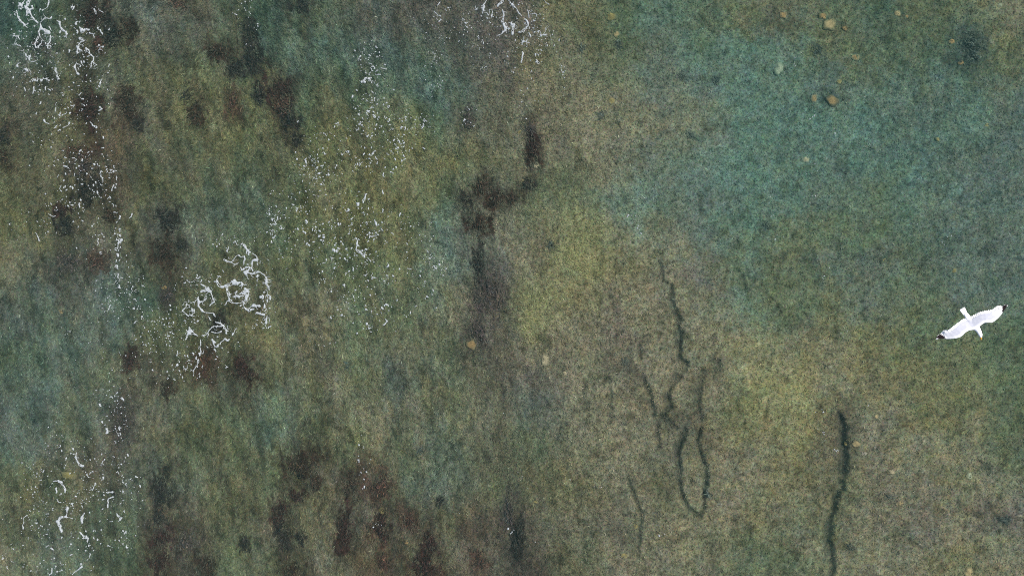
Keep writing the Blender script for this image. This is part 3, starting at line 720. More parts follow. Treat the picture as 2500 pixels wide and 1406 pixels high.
STR += T(3.994, 0, 0,
 [(190, 40, 20), (200, 80, 24), (215, 50, 14), (230, 20, 16), (245, 0, 14)], [(290, -10, 16), (270, 30, 22), (255, 70, 26), (265, 110, 36), (290, 120, 24), (310, 160, 12), (330, 195, 10), (365, 225, 10)], [(310, 60, 14), (325, 95, 10), (290, 90, 12)],
 [(480, 0, 8), (470, 40, 8), (450, 80, 6), (415, 100, 5)], [(155, 105, 6), (170, 140, 10), (180, 180, 14), (200, 210, 10), (235, 240, 16), (270, 230, 6)], [(240, 250, 12), (260, 265, 6)], [(395, 215, 5), (430, 180, 6), (490, 185, 5), (500, 160, 5)],
 [(390, 230, 6), (395, 270, 14), (430, 290, 18), (460, 315, 28), (440, 330, 10)], [(395, 260, 8), (380, 310, 8), (385, 340, 8)], [(480, 265, 10), (500, 300, 6)], [(490, 350, 8), (490, 400, 7), (460, 450, 7), (465, 470, 16)],
 [(385, 345, 5), (360, 385, 6), (335, 430, 6), (345, 460, 10), (370, 460, 12), (400, 420, 6), (410, 390, 5)], [(550, 205, 6), (575, 220, 16), (590, 260, 12), (605, 290, 14), (635, 305, 14), (645, 340, 6), (645, 370, 5)],
 [(740, 235, 16), (755, 215, 12)], [(750, 300, 12), (755, 325, 10)], [(770, 265, 8), (795, 290, 26), (800, 310, 24), (840, 285, 12), (870, 290, 10)], [(870, 320, 5), (905, 335, 6), (920, 370, 5)],
 [(770, 370, 14), (785, 380, 10), (810, 400, 14), (775, 420, 8), (765, 460, 12), (750, 490, 8), (740, 510, 6), (770, 505, 8)], [(830, 470, 6), (850, 490, 24), (865, 510, 14), (885, 530, 8)],
 [(850, 550, 6), (880, 545, 8), (915, 555, 12), (910, 590, 9), (880, 640, 5)], [(915, 655, 8), (940, 630, 6)], [(920, 95, 14), (930, 130, 18)], [(985, 115, 10), (994, 118, 9)], [(975, 295, 14), (995, 330, 22)], [(1057, 290, 12), (1064, 291, 11)], [(966, 470, 12), (975, 468, 11)], [(1000, 460, 10), (1003, 452, 9)],
 [(130, 350, 8), (165, 350, 6), (190, 385, 6)], [(150, 430, 8), (180, 440, 10), (200, 460, 5)], [(230, 510, 6), (260, 550, 8), (290, 555, 14), (285, 585, 6)], [(300, 610, 5), (340, 595, 8)], [(180, 620, 5), (165, 645, 5)], [(250, 680, 14), (270, 700, 8)], [(235, 735, 8), (245, 733, 7)],
 [(540, 670, 14), (545, 710, 10), (555, 745, 9), (572, 770, 12)], [(745, 620, 8), (725, 655, 14), (745, 700, 8), (760, 725, 12)], [(760, 630, 6), (775, 635, 6)], [(315, 780, 14), (340, 790, 14), (355, 790, 8)], [(420, 770, 6), (445, 765, 14)],
 [(330, 850, 10), (325, 890, 8), (320, 910, 10)], [(450, 850, 6), (440, 875, 5)], [(235, 860, 10), (240, 885, 8)], [(990, 780, 8), (975, 810, 5), (970, 850, 5)], [(770, 930, 5), (795, 905, 6)], [(800, 960, 10), (815, 970, 6)],
 [(690, 1030, 8), (720, 1030, 7), (710, 1050, 6)], [(545, 1050, 8), (530, 1090, 6)], [(630, 1110, 8), (636, 1106, 8)], [(676, 1105, 10), (686, 1103, 9)], [(690, 995, 8), (692, 1003, 7)], [(975, 1050, 10), (995, 1065, 10), (965, 1080, 8)],
 [(430, 1170, 18), (445, 1195, 8), (470, 1205, 5)], [(675, 1195, 16), (660, 1225, 6), (615, 1243, 5)], [(530, 1250, 6), (545, 1230, 6)], [(566, 1277, 8), (576, 1272, 7)], [(880, 1195, 5), (905, 1225, 6), (935, 1240, 14)], [(380, 1015, 8), (400, 995, 5)], [(350, 1095, 8), (348, 1106, 8)], [(1065, 625, 8), (1060, 655, 5)], [(700, 100, 5), (725, 72, 5)], [(1000, 1335, 10), (1003, 1346, 9)])
STR += T(3.994, 0, 352,
 [(607, 65, 10), (615, 66, 9)], [(625, 125, 8), (640, 130, 8)], [(620, 210, 8), (655, 215, 12)], [(575, 305, 8), (560, 320, 5)], [(633, 284, 12), (638, 297, 12)], [(770, 70, 10), (790, 60, 6)], [(995, 36, 8), (1008, 35, 8)], [(725, 290, 5), (725, 310, 5)], [(985, 260, 10), (975, 290, 7), (990, 325, 8)], [(1040, 245, 8), (1038, 255, 6)],
 [(1105, 220, 10), (1110, 228, 8)], [(1105, 262, 10), (1107, 270, 9)], [(1130, 310, 6), (1130, 350, 6)], [(1105, 400, 8), (1085, 455, 8)], [(1070, 512, 10), (1072, 520, 9)], [(793, 388, 14), (806, 392, 13)], [(595, 405, 7), (580, 440, 5)], [(490, 690, 5), (520, 712, 6), (540, 705, 5)], [(545, 650, 5), (555, 640, 5)], [(1095, 580, 8), (1105, 605, 5)], [(1110, 665, 8), (1135, 667, 6)],
 [(1290, 680, 10), (1280, 710, 7), (1260, 715, 5)], [(1165, 708, 14), (1170, 730, 8)], [(1170, 820, 12), (1168, 850, 6)], [(1165, 885, 16), (1175, 900, 10)], [(1140, 920, 8), (1135, 940, 10), (1165, 940, 26), (1185, 935, 16), (1150, 965, 14), (1145, 1000, 10), (1120, 1025, 8)], [(1145, 1080, 14), (1146, 1090, 13)], [(1140, 1190, 10), (1145, 1205, 8)], [(1152, 1270, 8), (1150, 1300, 5)], [(1158, 1392, 14), (1164, 1398, 13)], [(1130, 1130, 5), (1132, 1142, 5)],
 [(950, 940, 5), (955, 970, 6), (945, 985, 5)], [(925, 885, 8), (930, 883, 7)], [(345, 870, 10), (360, 890, 8), (385, 945, 6)], [(762, 795, 5), (758, 808, 4)])
STR += T(2.327, 0, 1054,
 [(338, 72, 5), (342, 80, 5)], [(414, 94, 9), (417, 101, 8)], [(432, 120, 4), (432, 150, 6), (450, 185, 8), (470, 192, 10)], [(490, 240, 4), (505, 258, 4)], [(540, 300, 8), (525, 328, 6), (515, 320, 4)], [(300, 282, 3), (330, 275, 9), (350, 290, 12), (362, 310, 10), (370, 345, 5)], [(318, 318, 7), (320, 345, 7)], [(342, 357, 6), (349, 352, 6)], [(322, 385, 6), (342, 403, 4)],
 [(382, 430, 12), (380, 460, 4), (372, 480, 8), (345, 485, 10), (325, 510, 14), (340, 535, 14), (350, 570, 8)], [(380, 485, 4), (410, 495, 4)], [(465, 418, 8), (465, 430, 5)], [(478, 460, 5), (465, 490, 10), (465, 515, 4)], [(605, 345, 9), (612, 340, 6), (635, 340, 10)], [(645, 370, 5), (615, 380, 5), (612, 410, 5), (612, 430, 4)], [(580, 437, 5), (584, 433, 5)],
 [(665, 465, 5), (680, 490, 10), (690, 490, 8), (668, 508, 4)], [(625, 508, 4), (640, 510, 4)], [(455, 570, 6), (475, 590, 8), (500, 605, 12), (495, 625, 6)], [(535, 605, 5), (530, 598, 4)], [(488, 645, 4), (488, 656, 4)], [(510, 690, 5), (505, 712, 4)], [(265, 655, 6), (275, 645, 5)], [(290, 662, 5), (302, 668, 5)], [(398, 702, 7), (403, 698, 7)],
 [(460, 750, 7), (465, 765, 7), (440, 785, 5), (410, 812, 4)], [(335, 790, 5), (355, 783, 5)], [(295, 770, 5), (290, 800, 8), (280, 812, 7)], [(338, 745, 6), (342, 744, 6)], [(155, 475, 5), (135, 490, 4), (130, 530, 4), (132, 550, 4)], [(610, 645, 6), (625, 650, 3)], [(718, 648, 6), (722, 655, 5)], [(245, 225, 6), (250, 218, 5)], [(590, 155, 5), (575, 185, 3)], [(675, 240, 3), (665, 222, 3)],
 [(585, 255, 6), (586, 266, 5)], [(738, 270, 6), (743, 265, 5)], [(710, 294, 5), (716, 291, 4)], [(796, 307, 6), (798, 313, 5)], [(723, 130, 7), (726, 138, 6)], [(680, 8, 5), (681, 14, 4)], [(603, 10, 6), (609, 4, 5)])
STR += T(2.327, 0, 703,
 [(565, 658, 5), (570, 670, 8)], [(575, 757, 7), (579, 766, 6)], [(603, 798, 7), (607, 812, 8)], [(675, 788, 5), (676, 803, 5)], [(690, 625, 7), (705, 640, 4)], [(613, 122, 6), (625, 95, 4)], [(762, 66, 6), (770, 65, 5)], [(758, 113, 5), (761, 118, 4)])
STR += T(2.976, 830, 0,
 [(1070, -4, 5), (1045, 40, 10), (1040, 75, 12), (1032, 100, 6)], [(1035, 75, 6), (1055, 80, 4)], [(1105, 80, 7), (1110, 95, 4), (1100, 125, 3)], [(1185, 10, 14), (1150, 35, 10), (1140, 50, 5)], [(1225, -4, 4), (1235, 25, 8), (1270, 50, 10), (1290, 80, 8), (1310, 110, 9), (1320, 120, 5)],
 [(1185, 70, 5), (1188, 105, 10), (1185, 150, 12), (1190, 190, 12), (1210, 208, 18), (1220, 200, 8)], [(1190, 228, 8), (1170, 248, 5), (1145, 260, 4)], [(1248, 165, 10), (1245, 180, 12), (1265, 180, 8), (1258, 205, 12), (1252, 230, 16), (1255, 248, 14)], [(1360, 75, 6), (1370, 110, 6), (1375, 125, 3)], [(1395, 100, 4), (1430, 105, 5), (1435, 122, 5)],
 [(1345, 140, 8), (1365, 165, 10), (1365, 190, 8), (1340, 215, 9), (1305, 232, 12), (1295, 238, 6)], [(1375, 240, 5), (1385, 265, 5)], [(1320, 290, 12), (1335, 300, 16), (1355, 300, 4)], [(1330, 385, 8), (1325, 415, 6), (1315, 455, 4)], [(1418, 395, 7), (1422, 408, 8)], [(1430, 440, 8), (1440, 455, 8), (1420, 455, 5)], [(1500, 208, 8), (1500, 215, 7)], [(1500, 250, 6), (1465, 260, 9), (1455, 250, 5)],
 [(1490, 15, 5), (1520, 30, 4)], [(1040, 290, 5), (1040, 320, 4)], [(690, 90, 5), (715, 115, 5), (730, 120, 6)], [(1000, 70, 6), (980, 68, 4)], [(1503, 325, 5), (1507, 338, 4)], [(1558, 325, 5), (1556, 335, 4)], [(1593, 287, 4), (1593, 300, 4)], [(725, 15, 5), (705, 40, 4)])
STR += T(3.994, 625, 0,
 [(1102, 537, 14), (1108, 544, 12)], [(1100, 615, 8), (1125, 625, 6)], [(1133, 648, 12), (1146, 653, 10)], [(1220, 665, 6), (1250, 668, 10), (1275, 675, 8)], [(1180, 690, 10), (1170, 705, 6)], [(1175, 728, 5), (1215, 728, 5)], [(1060, 765, 10), (1040, 785, 6), (1055, 800, 14)], [(1075, 762, 12), (1068, 772, 8)], [(1115, 775, 7), (1115, 795, 6)], [(1182, 830, 10), (1186, 842, 8)], [(1130, 900, 14), (1140, 910, 8)], [(978, 882, 8), (983, 888, 7)], [(940, 935, 7), (935, 955, 7)],
 [(1130, 1045, 14), (1120, 1060, 8), (1150, 1050, 6)], [(1085, 1087, 10), (1096, 1083, 9)], [(1280, 1032, 7), (1294, 1038, 7), (1292, 1050, 7), (1278, 1046, 7)], [(1140, 1120, 8), (1160, 1140, 12)], [(1258, 1130, 5), (1258, 1160, 6)], [(1030, 1148, 6), (1040, 1163, 6)], [(1385, 1370, 8), (1400, 1390, 14)], [(1338, 876, 9), (1350, 877, 8)], [(2030, 1165, 8), (2020, 1180, 6)], [(2040, 1168, 6), (2048, 1172, 5)])
STR += T(2.3264, 625, 352,
 [(384, 46, 5), (388, 60, 5)], [(835, 62, 8), (838, 70, 7)], [(828, 88, 4), (824, 100, 4)], [(665, 46, 4), (680, 38, 4)], [(680, 74, 4), (685, 86, 5)], [(763, 156, 4), (776, 165, 5)], [(722, 178, 5), (728, 186, 4)], [(580, 270, 3), (595, 266, 3)], [(624, 284, 8), (610, 315, 7), (605, 330, 5)], [(577, 338, 9), (575, 347, 8)], [(508, 374, 3), (515, 381, 4), (530, 374, 3)], [(540, 428, 6), (552, 418, 5)], [(600, 388, 4), (610, 382, 5), (614, 402, 5)],
 [(673, 428, 5), (682, 450, 6), (688, 460, 4)], [(712, 483, 6), (718, 488, 5)], [(768, 506, 4), (780, 514, 4)], [(88, 430, 4), (105, 425, 5)], [(121, 412, 5), (124, 426, 5)], [(98, 456, 6), (112, 454, 6)], [(102, 485, 4), (101, 500, 4)], [(107, 520, 5), (102, 536, 4)], [(226, 380, 6), (238, 358, 4)], [(113, 352, 5), (117, 358, 4)], [(204, 345, 7), (211, 349, 6)], [(642, 535, 4), (645, 523, 4), (668, 521, 4)],
 [(562, 538, 4), (575, 533, 6), (575, 550, 4), (572, 575, 3), (568, 600, 5), (590, 603, 6), (606, 606, 6)], [(575, 608, 5), (595, 620, 6), (615, 640, 7)], [(622, 615, 5), (618, 628, 5)], [(636, 646, 4), (650, 668, 4)], [(718, 264, 5), (720, 278, 5)], [(720, 375, 4), (722, 386, 4)], [(820, 390, 3), (814, 410, 4)], [(434, 596, 5), (436, 606, 4)], [(422, 642, 5), (430, 656, 6)], [(752, 684, 8), (745, 700, 6)], [(864, 704, 6), (876, 708, 7)],
 [(655, 765, 5), (660, 755, 6), (680, 757, 4)], [(612, 742, 5), (622, 748, 4), (630, 738, 3)], [(548, 698, 4), (554, 716, 4)], [(515, 728, 3), (507, 744, 4)], [(375, 673, 4), (390, 672, 4)], [(1006, 690, 4), (1018, 702, 5)], [(492, 798, 3), (503, 812, 3)])
STR += T(2.3264, 625, 703,
 [(740, 182, 9), (744, 188, 8), (725, 212, 4)], [(735, 90, 4), (750, 104, 6)], [(624, 118, 5), (632, 126, 5)], [(552, 45, 5), (558, 58, 4)], [(1003, 12, 5), (1008, 18, 4)], [(1000, 32, 4), (998, 42, 4)], [(905, 104, 4), (914, 98, 4)], [(-5, 102, 6), (20, 104, 6)], [(0, 142, 4), (30, 150, 6), (48, 146, 5)], [(46, 95, 4), (44, 110, 4)], [(60, 168, 5), (55, 185, 4), (56, 202, 7)], [(30, 55, 4), (40, 48, 4)], [(72, 62, 4), (80, 48, 4)], [(35, 232, 4), (48, 226, 4)])
# scatter of small flecks and bubbles: x, y, half width, half height, count, largest radius (photo px)
SPRAY = [
 (70, 60, 45, 75, 80, 1.8), (105, 120, 55, 60, 60, 1.8), (200, 90, 55, 80, 110, 2.0), (60, 170, 45, 60, 60, 1.8), (215, 190, 60, 60, 70, 1.8), (110, 215, 70, 50, 60, 1.6),
 (180, 280, 80, 60, 130, 2.0), (130, 350, 60, 60, 60, 1.5), (200, 400, 75, 50, 110, 2.0), (190, 480, 80, 60, 150, 2.1), (260, 440, 30, 70, 60, 1.8), (100, 540, 70, 70, 70, 1.5), (230, 580, 60, 60, 70, 1.5), (140, 130, 120, 130, 110, 1.3),
 (287, 560, 10, 60, 60, 1.6), (287, 660, 9, 60, 80, 1.6), (310, 690, 35, 60, 90, 1.8), (270, 740, 45, 50, 60, 1.7), (330, 740, 35, 60, 60, 1.6), (200, 830, 60, 60, 26, 1.2),
 (560, 590, 60, 25, 60, 1.6), (640, 640, 25, 70, 40, 1.4), (650, 760, 14, 50, 90, 1.6), (620, 800, 50, 50, 40, 1.6), (470, 700, 45, 40, 80, 1.8), (400, 790, 70, 50, 160, 1.9), (430, 860, 80, 50, 90, 1.9), (440, 910, 90, 30, 60, 1.9), (540, 850, 60, 60, 40, 1.4), (380, 830, 60, 60, 60, 1.5), (290, 900, 70, 60, 40, 1.2),
 (270, 985, 35, 40, 50, 1.7), (285, 1060, 30, 60, 60, 1.6), (140, 1100, 45, 60, 70, 1.6), (240, 1130, 70, 50, 90, 1.7), (90, 1190, 40, 60, 90, 1.7), (190, 1210, 70, 60, 110, 1.8), (310, 1200, 40, 70, 70, 1.8), (90, 1290, 45, 60, 80, 1.8), (200, 1310, 60, 60, 80, 1.8), (300, 1310, 30, 40, 50, 1.9), (20, 1370, 20, 30, 24, 1.6), (120, 1385, 60, 20, 60, 1.8), (180, 1250, 160, 130, 100, 1.2),
 (590, 30, 35, 30, 40, 1.5), (610, 70, 20, 50, 24, 1.3), (900, 100, 25, 40, 36, 1.6), (900, 170, 35, 50, 110, 2.1), (910, 250, 40, 50, 110, 2.2), (890, 300, 60, 30, 80, 2.0), (1010, 300, 60, 30, 90, 1.9), (960, 330, 60, 40, 80, 1.8), (1070, 130, 40, 80, 60, 1.5), (1060, 200, 30, 60, 40, 1.3), (1090, 60, 70, 50, 80, 1.6), (1150, 60, 40, 50, 50, 1.6), (1140, 280, 20, 40, 24, 1.4),
 (1270, 60, 80, 60, 100, 1.8), (1330, 60, 40, 60, 60, 1.8), (1290, 130, 50, 60, 50, 1.6), (1280, 220, 30, 60, 40, 1.6), (1370, 180, 10, 50, 40, 1.3), (1190, 130, 60, 50, 50, 1.3),
 (765, 410, 30, 40, 110, 2.2), (800, 330, 60, 30, 60, 1.6), (780, 420, 60, 60, 90, 1.7), (900, 390, 80, 40, 120, 2.1), (980, 370, 40, 30, 60, 2.2), (700, 500, 60, 50, 60, 1.7), (670, 540, 22, 50, 80, 2.2), (740, 560, 60, 50, 110, 2.2), (850, 540, 60, 60, 110, 2.1), (930, 540, 60, 50, 80, 2.2), (810, 620, 50, 50, 110, 2.4), (890, 620, 50, 50, 90, 2.2), (960, 640, 60, 60, 60, 2.0), (1060, 640, 25, 30, 50, 2.0), (870, 690, 80, 40, 70, 2.0), (1050, 600, 40, 40, 26, 1.5), (850, 740, 60, 40, 60, 2.1), (930, 760, 60, 40, 60, 1.9), (1040, 720, 30, 30, 26, 1.8), (810, 770, 20, 20, 20, 2.0), (900, 800, 40, 14, 22, 2.0), (790, 835, 30, 10, 14, 1.6), (1000, 560, 60, 60, 40, 1.4), (770, 470, 100, 80, 80, 1.3), (690, 620, 30, 60, 40, 1.5),
 (885, 1130, 12, 60, 30, 2.2), (905, 1120, 6, 14, 8, 1.4), (920, 1285, 14, 14, 10, 2.0), (1245, 1295, 14, 14, 9, 2.0), (1540, 525, 14, 4, 9, 2.4), (1570, 560, 14, 26, 9, 1.9), (2035, 325, 22, 10, 8, 2.2), (1985, 440, 14, 60, 14, 1.4), (1980, 290, 30, 20, 7, 1.4), (1935, 160, 22, 40, 10, 1.4), (1895, 540, 20, 60, 12, 1.5), (2015, 670, 14, 20, 9, 1.7), (2060, 810, 8, 14, 7, 1.6), (2010, 1060, 12, 20, 10, 1.3), (2045, 1100, 12, 6, 9, 1.8), (2120, 1000, 8, 16, 4, 1.8), (2000, 1000, 8, 8, 4, 1.9), (1620, 1310, 10, 6, 4, 1.8), (1420, 1180, 60, 12, 4, 1.5), (1270, 1170, 240, 200, 14, 1.1), (2100, 500, 380, 420, 22, 1.0),
]
def build_foam():
    res = 0.8
    ox, oy = -60.0, -40.0
    W_, H_ = int(2640 / res), int(1490 / res)
    F = np.full((H_, W_), -9.0, np.float32); Tm = F.copy()
    def cap(p_, q_, B, rough=0.0):
        r = max(p_[2], q_[2]) + 11
        x0 = max(int((min(p_[0], q_[0]) - r - ox) / res), 0); x1 = min(int((max(p_[0], q_[0]) + r - ox) / res) + 2, W_)
        y0 = max(int((min(p_[1], q_[1]) - r - oy) / res), 0); y1 = min(int((max(p_[1], q_[1]) + r - oy) / res) + 2, H_)
        if x1 <= x0 or y1 <= y0: return None
        gx = ox + np.arange(x0, x1) * res; gy = oy + np.arange(y0, y1) * res
        GX, GY = np.meshgrid(gx, gy)
        sx_ = GX + 1.6 * vnoise(GX / 5.5, GY / 5.5, 2); sy_ = GY + 1.6 * vnoise(GX / 5.5, GY / 5.5, 9)
        dx, dy = q_[0] - p_[0], q_[1] - p_[1]; L2 = max(dx * dx + dy * dy, 1e-6)
        t = np.clip(((sx_ - p_[0]) * dx + (sy_ - p_[1]) * dy) / L2, 0, 1)
        rr = p_[2] + (q_[2] - p_[2]) * t
        val = rr * (1.20 + .34 * vnoise(GX / 4, GY / 4, 4) + rough * vnoise(GX / 9, GY / 9, 6)) - np.hypot(sx_ - p_[0] - t * dx, sy_ - p_[1] - t * dy)
        B[y0:y1, x0:x1] = np.maximum(B[y0:y1, x0:x1], val)
        return y0, y1, x0, x1
    for st in STR:
        st = [(p_[0], p_[1], max(p_[2], .8)) for p_ in st]
        bxs = [cap(p_, q_, Tm, .50) for p_, q_ in zip(st[:-1], st[1:])]
        bxs = [b for b in bxs if b]
        if not bxs: continue
        y0, y1 = min(b[0] for b in bxs), max(b[1] for b in bxs); x0, x1 = min(b[2] for b in bxs), max(b[3] for b in bxs)
        A_, B_ = F[y0:y1, x0:x1], Tm[y0:y1, x0:x1]
        h_ = np.clip(4.5 - np.abs(A_ - B_), 0, None) / 4.5
        F[y0:y1, x0:x1] = np.maximum(A_, B_) + h_ * h_ * 4.5 * .25 * (B_ > -8)   # webs where strands meet
        Tm[y0:y1, x0:x1] = -9
    # thin lace and loose bubbles round the broader strands
    yy, xx = np.nonzero((F > -8.0) & (F < .4))
    lx, ly, f0 = ox + xx * res, oy + yy * res, F[yy, xx]
    wx, wy = lx + 4 * vnoise(lx / 11, ly / 11, 3), ly + 4 * vnoise(lx / 11, ly / 11, 8)
    web = .95 - 8.5 * np.abs(vnoise(wx / 8.5, wy / 8.5, 10)) + .10 * np.minimum(f0, 0) - 1.1 * (vnoise(lx / 16, ly / 16, 14) < .12)
    F[yy, xx] = np.where((web > 0) & (ly < 960) & ((lx < 330) & (ly < 200) | (lx > 420) & (lx < 700) & (ly > 560) | (lx > 1150) & (lx < 1400) & (ly < 120)), np.maximum(f0, web * .9), f0)
    # holes where bubbles have burst, in the broad parts
    yy, xx = np.nonzero(F > 1.2)
    hol = vnoise((ox + xx * res) / 3.6, (oy + yy * res) / 3.6, 13)
    F[yy, xx] -= 4.0 * sstep(.34, .55, hol) * (F[yy, xx] > 1.3)
    for (x, y, rx, ry, n, rm) in SPRAY:
        k = 0; n = max(int(n * .62), 3)
        cl = rng.normal(0, .55, (max(n // 9, 1), 2))
        while k < n:
            if rng.random() < .30:
                c_ = cl[rng.integers(len(cl))]; du, dv = c_ + rng.normal(0, .10, 2)
            else:
                du, dv = rng.normal(0, .58, 2)
            if abs(du) > 1.25 or abs(dv) > 1.25: continue
            k += 1
            r = .46 + (rm * .85 - .46) * rng.random() ** 1.9
            ang = rng.normal(1.2, .9); ln = r * rng.choice([0.0, 0.6, 1.5, 2.8], p=[.5, .28, .16, .06])
            px_, py_ = x + du * rx, y + dv * ry
            cap((px_, py_, r), (px_ + math.cos(ang) * ln + .01, py_ + math.sin(ang) * ln, r * .8), F, -.0)
    mask = F > 0
    ys_, xs_ = np.nonzero(mask)
    ids = -np.ones((H_, W_), np.int64); ids[ys_, xs_] = np.arange(len(ys_))
    # connected pieces
    par = np.arange(len(ys_))
    lab = np.full(len(ys_), -1)
    nlab = 0
    nb = []
    for dy, dx in ((0, 1), (1, 0), (0, -1), (-1, 0), (1, 1), (-1, -1), (1, -1), (-1, 1)):
        Y2 = np.clip(ys_ + dy, 0, H_ - 1); X2 = np.clip(xs_ + dx, 0, W_ - 1)
        nb.append(ids[Y2, X2])
    nb = np.stack(nb, 1).tolist()
    for i in range(len(ys_)):
        if lab[i] >= 0: continue
        stack = [i]; lab[i] = nlab
        while stack:
            j = stack.pop()
            for q in nb[j]:
                if q >= 0 and lab[q] < 0:
                    lab[q] = nlab; stack.append(q)
        nlab += 1
    # which patch each piece belongs to
    PATCH = [
     ('white foam streaks and curls filling the top left corner', 130, 130),
     ('scattered foam flecks over dark weed, left, below the corner foam', 190, 440),
     ('thin upright streak of foam left of the large foam tangle', 287, 625),
     ('large lacy tangle of white foam with looping strands, left of centre', 520, 760),
     ('loose foam scraps and curls in the bottom left corner', 190, 1210),
     ('foam strands and loops at the top edge, centre', 1260, 70),
     ('trail of small foam flecks down the middle, upper half', 910, 240),
     ('broad scatter of foam dots left of the picture centre', 850, 560),
     ('few bright bubbles strung over the open right half', 1990, 420),
    ]
    cxs = np.array([p_[1] for p_ in PATCH]); cys = np.array([p_[2] for p_ in PATCH])
    PXS = ox + xs_ * res; PYS = oy + ys_ * res
    order = np.argsort(lab, kind='stable'); bounds = np.searchsorted(lab[order], np.arange(nlab + 1))
    roots = []
    for (lb, px_, py_) in PATCH:
        X, Y = at_depth(px_, py_, 0)
        e_ = empty('foam_patch', (X, Y, 0)); tag(e_, lb, 'foam', 'foam patches on the water'); roots.append(e_)
    flecks = [[] for _ in PATCH]; big = []
    for k in range(nlab):
        sel = order[bounds[k]:bounds[k + 1]]
        mx, my = PXS[sel].mean(), PYS[sel].mean()
        wts = np.hypot((cxs - mx) * 1.0, (cys - my)); pi = int(np.argmin(wts))
        if mx > 1420 or (my > 1050 and mx > 500): pi = 8
        if max(np.ptp(PXS[sel]), np.ptp(PYS[sel])) >= 15 and len(sel) > 40: big.append((len(sel), pi, sel))
        else: flecks[pi].append(sel)
    big.sort(key=lambda b: -b[0])
    def mesh_of(sel, name, pi):
        cy_, cx_ = ys_[sel], xs_[sel]
        cn = np.concatenate([np.stack([cy_ + a_, cx_ + b_], 1) for a_, b_ in ((0, 0), (0, 1), (1, 1), (1, 0))])
        key = cn[:, 0].astype(np.int64) * (W_ + 2) + cn[:, 1]
        uq, inv = np.unique(key, return_inverse=True)
        n = len(sel)
        faces = np.stack([inv[:n], inv[n:2 * n], inv[2 * n:3 * n], inv[3 * n:]], -1)[:, ::-1]
        cnt = np.bincount(inv, minlength=len(uq))
        vy, vx = uq // (W_ + 2), uq % (W_ + 2)
        f = F[np.clip(vy, 0, H_ - 1), np.clip(vx, 0, W_ - 1)]
        u_ = ox + (vx - .5) * res; v_ = oy + (vy - .5) * res
        X, Y = at_depth(u_, v_, 0)
        z = .004 + .012 * np.sqrt(np.clip(f, 0.05, 4)) + .006 * vnoise(u_ / 2.1, v_ / 2.1, 7)
        z = np.where(cnt < 4, -.012, np.maximum(z, .004))
        loc = roots[pi].location
        o = mesh_np(name, np.stack([X - loc.x, Y - loc.y, z], -1), faces, M_FOAM, parent=roots[pi])
        return o
    for (_n, pi, sel) in big[:290]: mesh_of(sel, 'foam_strand', pi)
    for b in big[290:]: flecks[b[1]].append(b[2])
    for pi, fl in enumerate(flecks):
        if fl: tag(mesh_of(np.concatenate(fl), 'foam_flecks', pi), kind='stuff')

def foam_material():
    m, nt, b = new_mat('sea_foam')
    tc = N(nt, 'ShaderNodeTexCoord')
    n1 = N(nt, 'ShaderNodeTexNoise'); n1.inputs['Scale'].default_value = 16; n1.inputs['Detail'].default_value = 5
    geo = N(nt, 'ShaderNodeNewGeometry')
    nt.links.new(geo.outputs['Position'], n1.inputs['Vector'])
    cr = N(nt, 'ShaderNodeValToRGB')
    cr.color_ramp.elements[0].position = .3; cr.color_ramp.elements[0].color = (.33, .37, .38, 1)
    cr.color_ramp.elements[1].position = .7; cr.color_ramp.elements[1].color = (.48, .52, .53, 1)
    nt.links.new(n1.outputs['Fac'], cr.inputs[0]); nt.links.new(cr.outputs[0], b.inputs['Base Color'])
    b.inputs['Roughness'].default_value = .85
    return m
M_FOAM = foam_material()
build_foam()

# ------------------------------------------------------------------ the gull, gliding between the drone and the sea
GULL_Z = 16.2
def gp(x, y, z):
    """position in metres of a point of the bird: x, y from a 12.5x enlargement of the photo, z above the bird's own level"""
    s = K * (CAM_H - GULL_Z - z)
    return np.array([(2270 + x / 12.5 - CX) * s, (CY - (735 + y / 12.5)) * s, GULL_Z + z])
G0 = gp(1250, 660, 0)
def gl(x, y, z): return gp(x, y, z) - G0
S_ = K * (CAM_H - GULL_Z) / 12.5      # metres per enlarged pixel
gull = empty('seagull', G0)
tag(gull, 'white gull with grey back and black wing tips gliding above the water', 'bird')

LEAD = [(480, 1148), (560, 1150), (660, 1146), (800, 1132), (930, 1095), (1010, 1035), (1090, 950), (1200, 890), (1330, 870), (1390, 850), (1530, 755), (1650, 665), (1760, 648), (1890, 655), (2000, 590), (2100, 510), (2170, 415), (2215, 340)]
TRAIL = [(390, 960), (400, 935), (430, 905), (540, 890), (640, 830), (740, 740), (860, 640), (980, 555), (1090, 520), (1200, 480), (1330, 420), (1500, 328), (1650, 292), (1800, 270), (1930, 238), (2030, 170), (2090, 145), (2160, 150)]
WZ = [.02, .03, .05, .075, .085, .085, .07, .05, .03, .03, .05, .07, .085, .085, .075, .05, .03, .02]
WT = [.008, .009, .010, .012, .016, .020, .024, .030, .036, .036, .030, .024, .020, .016, .012, .010, .009, .008]

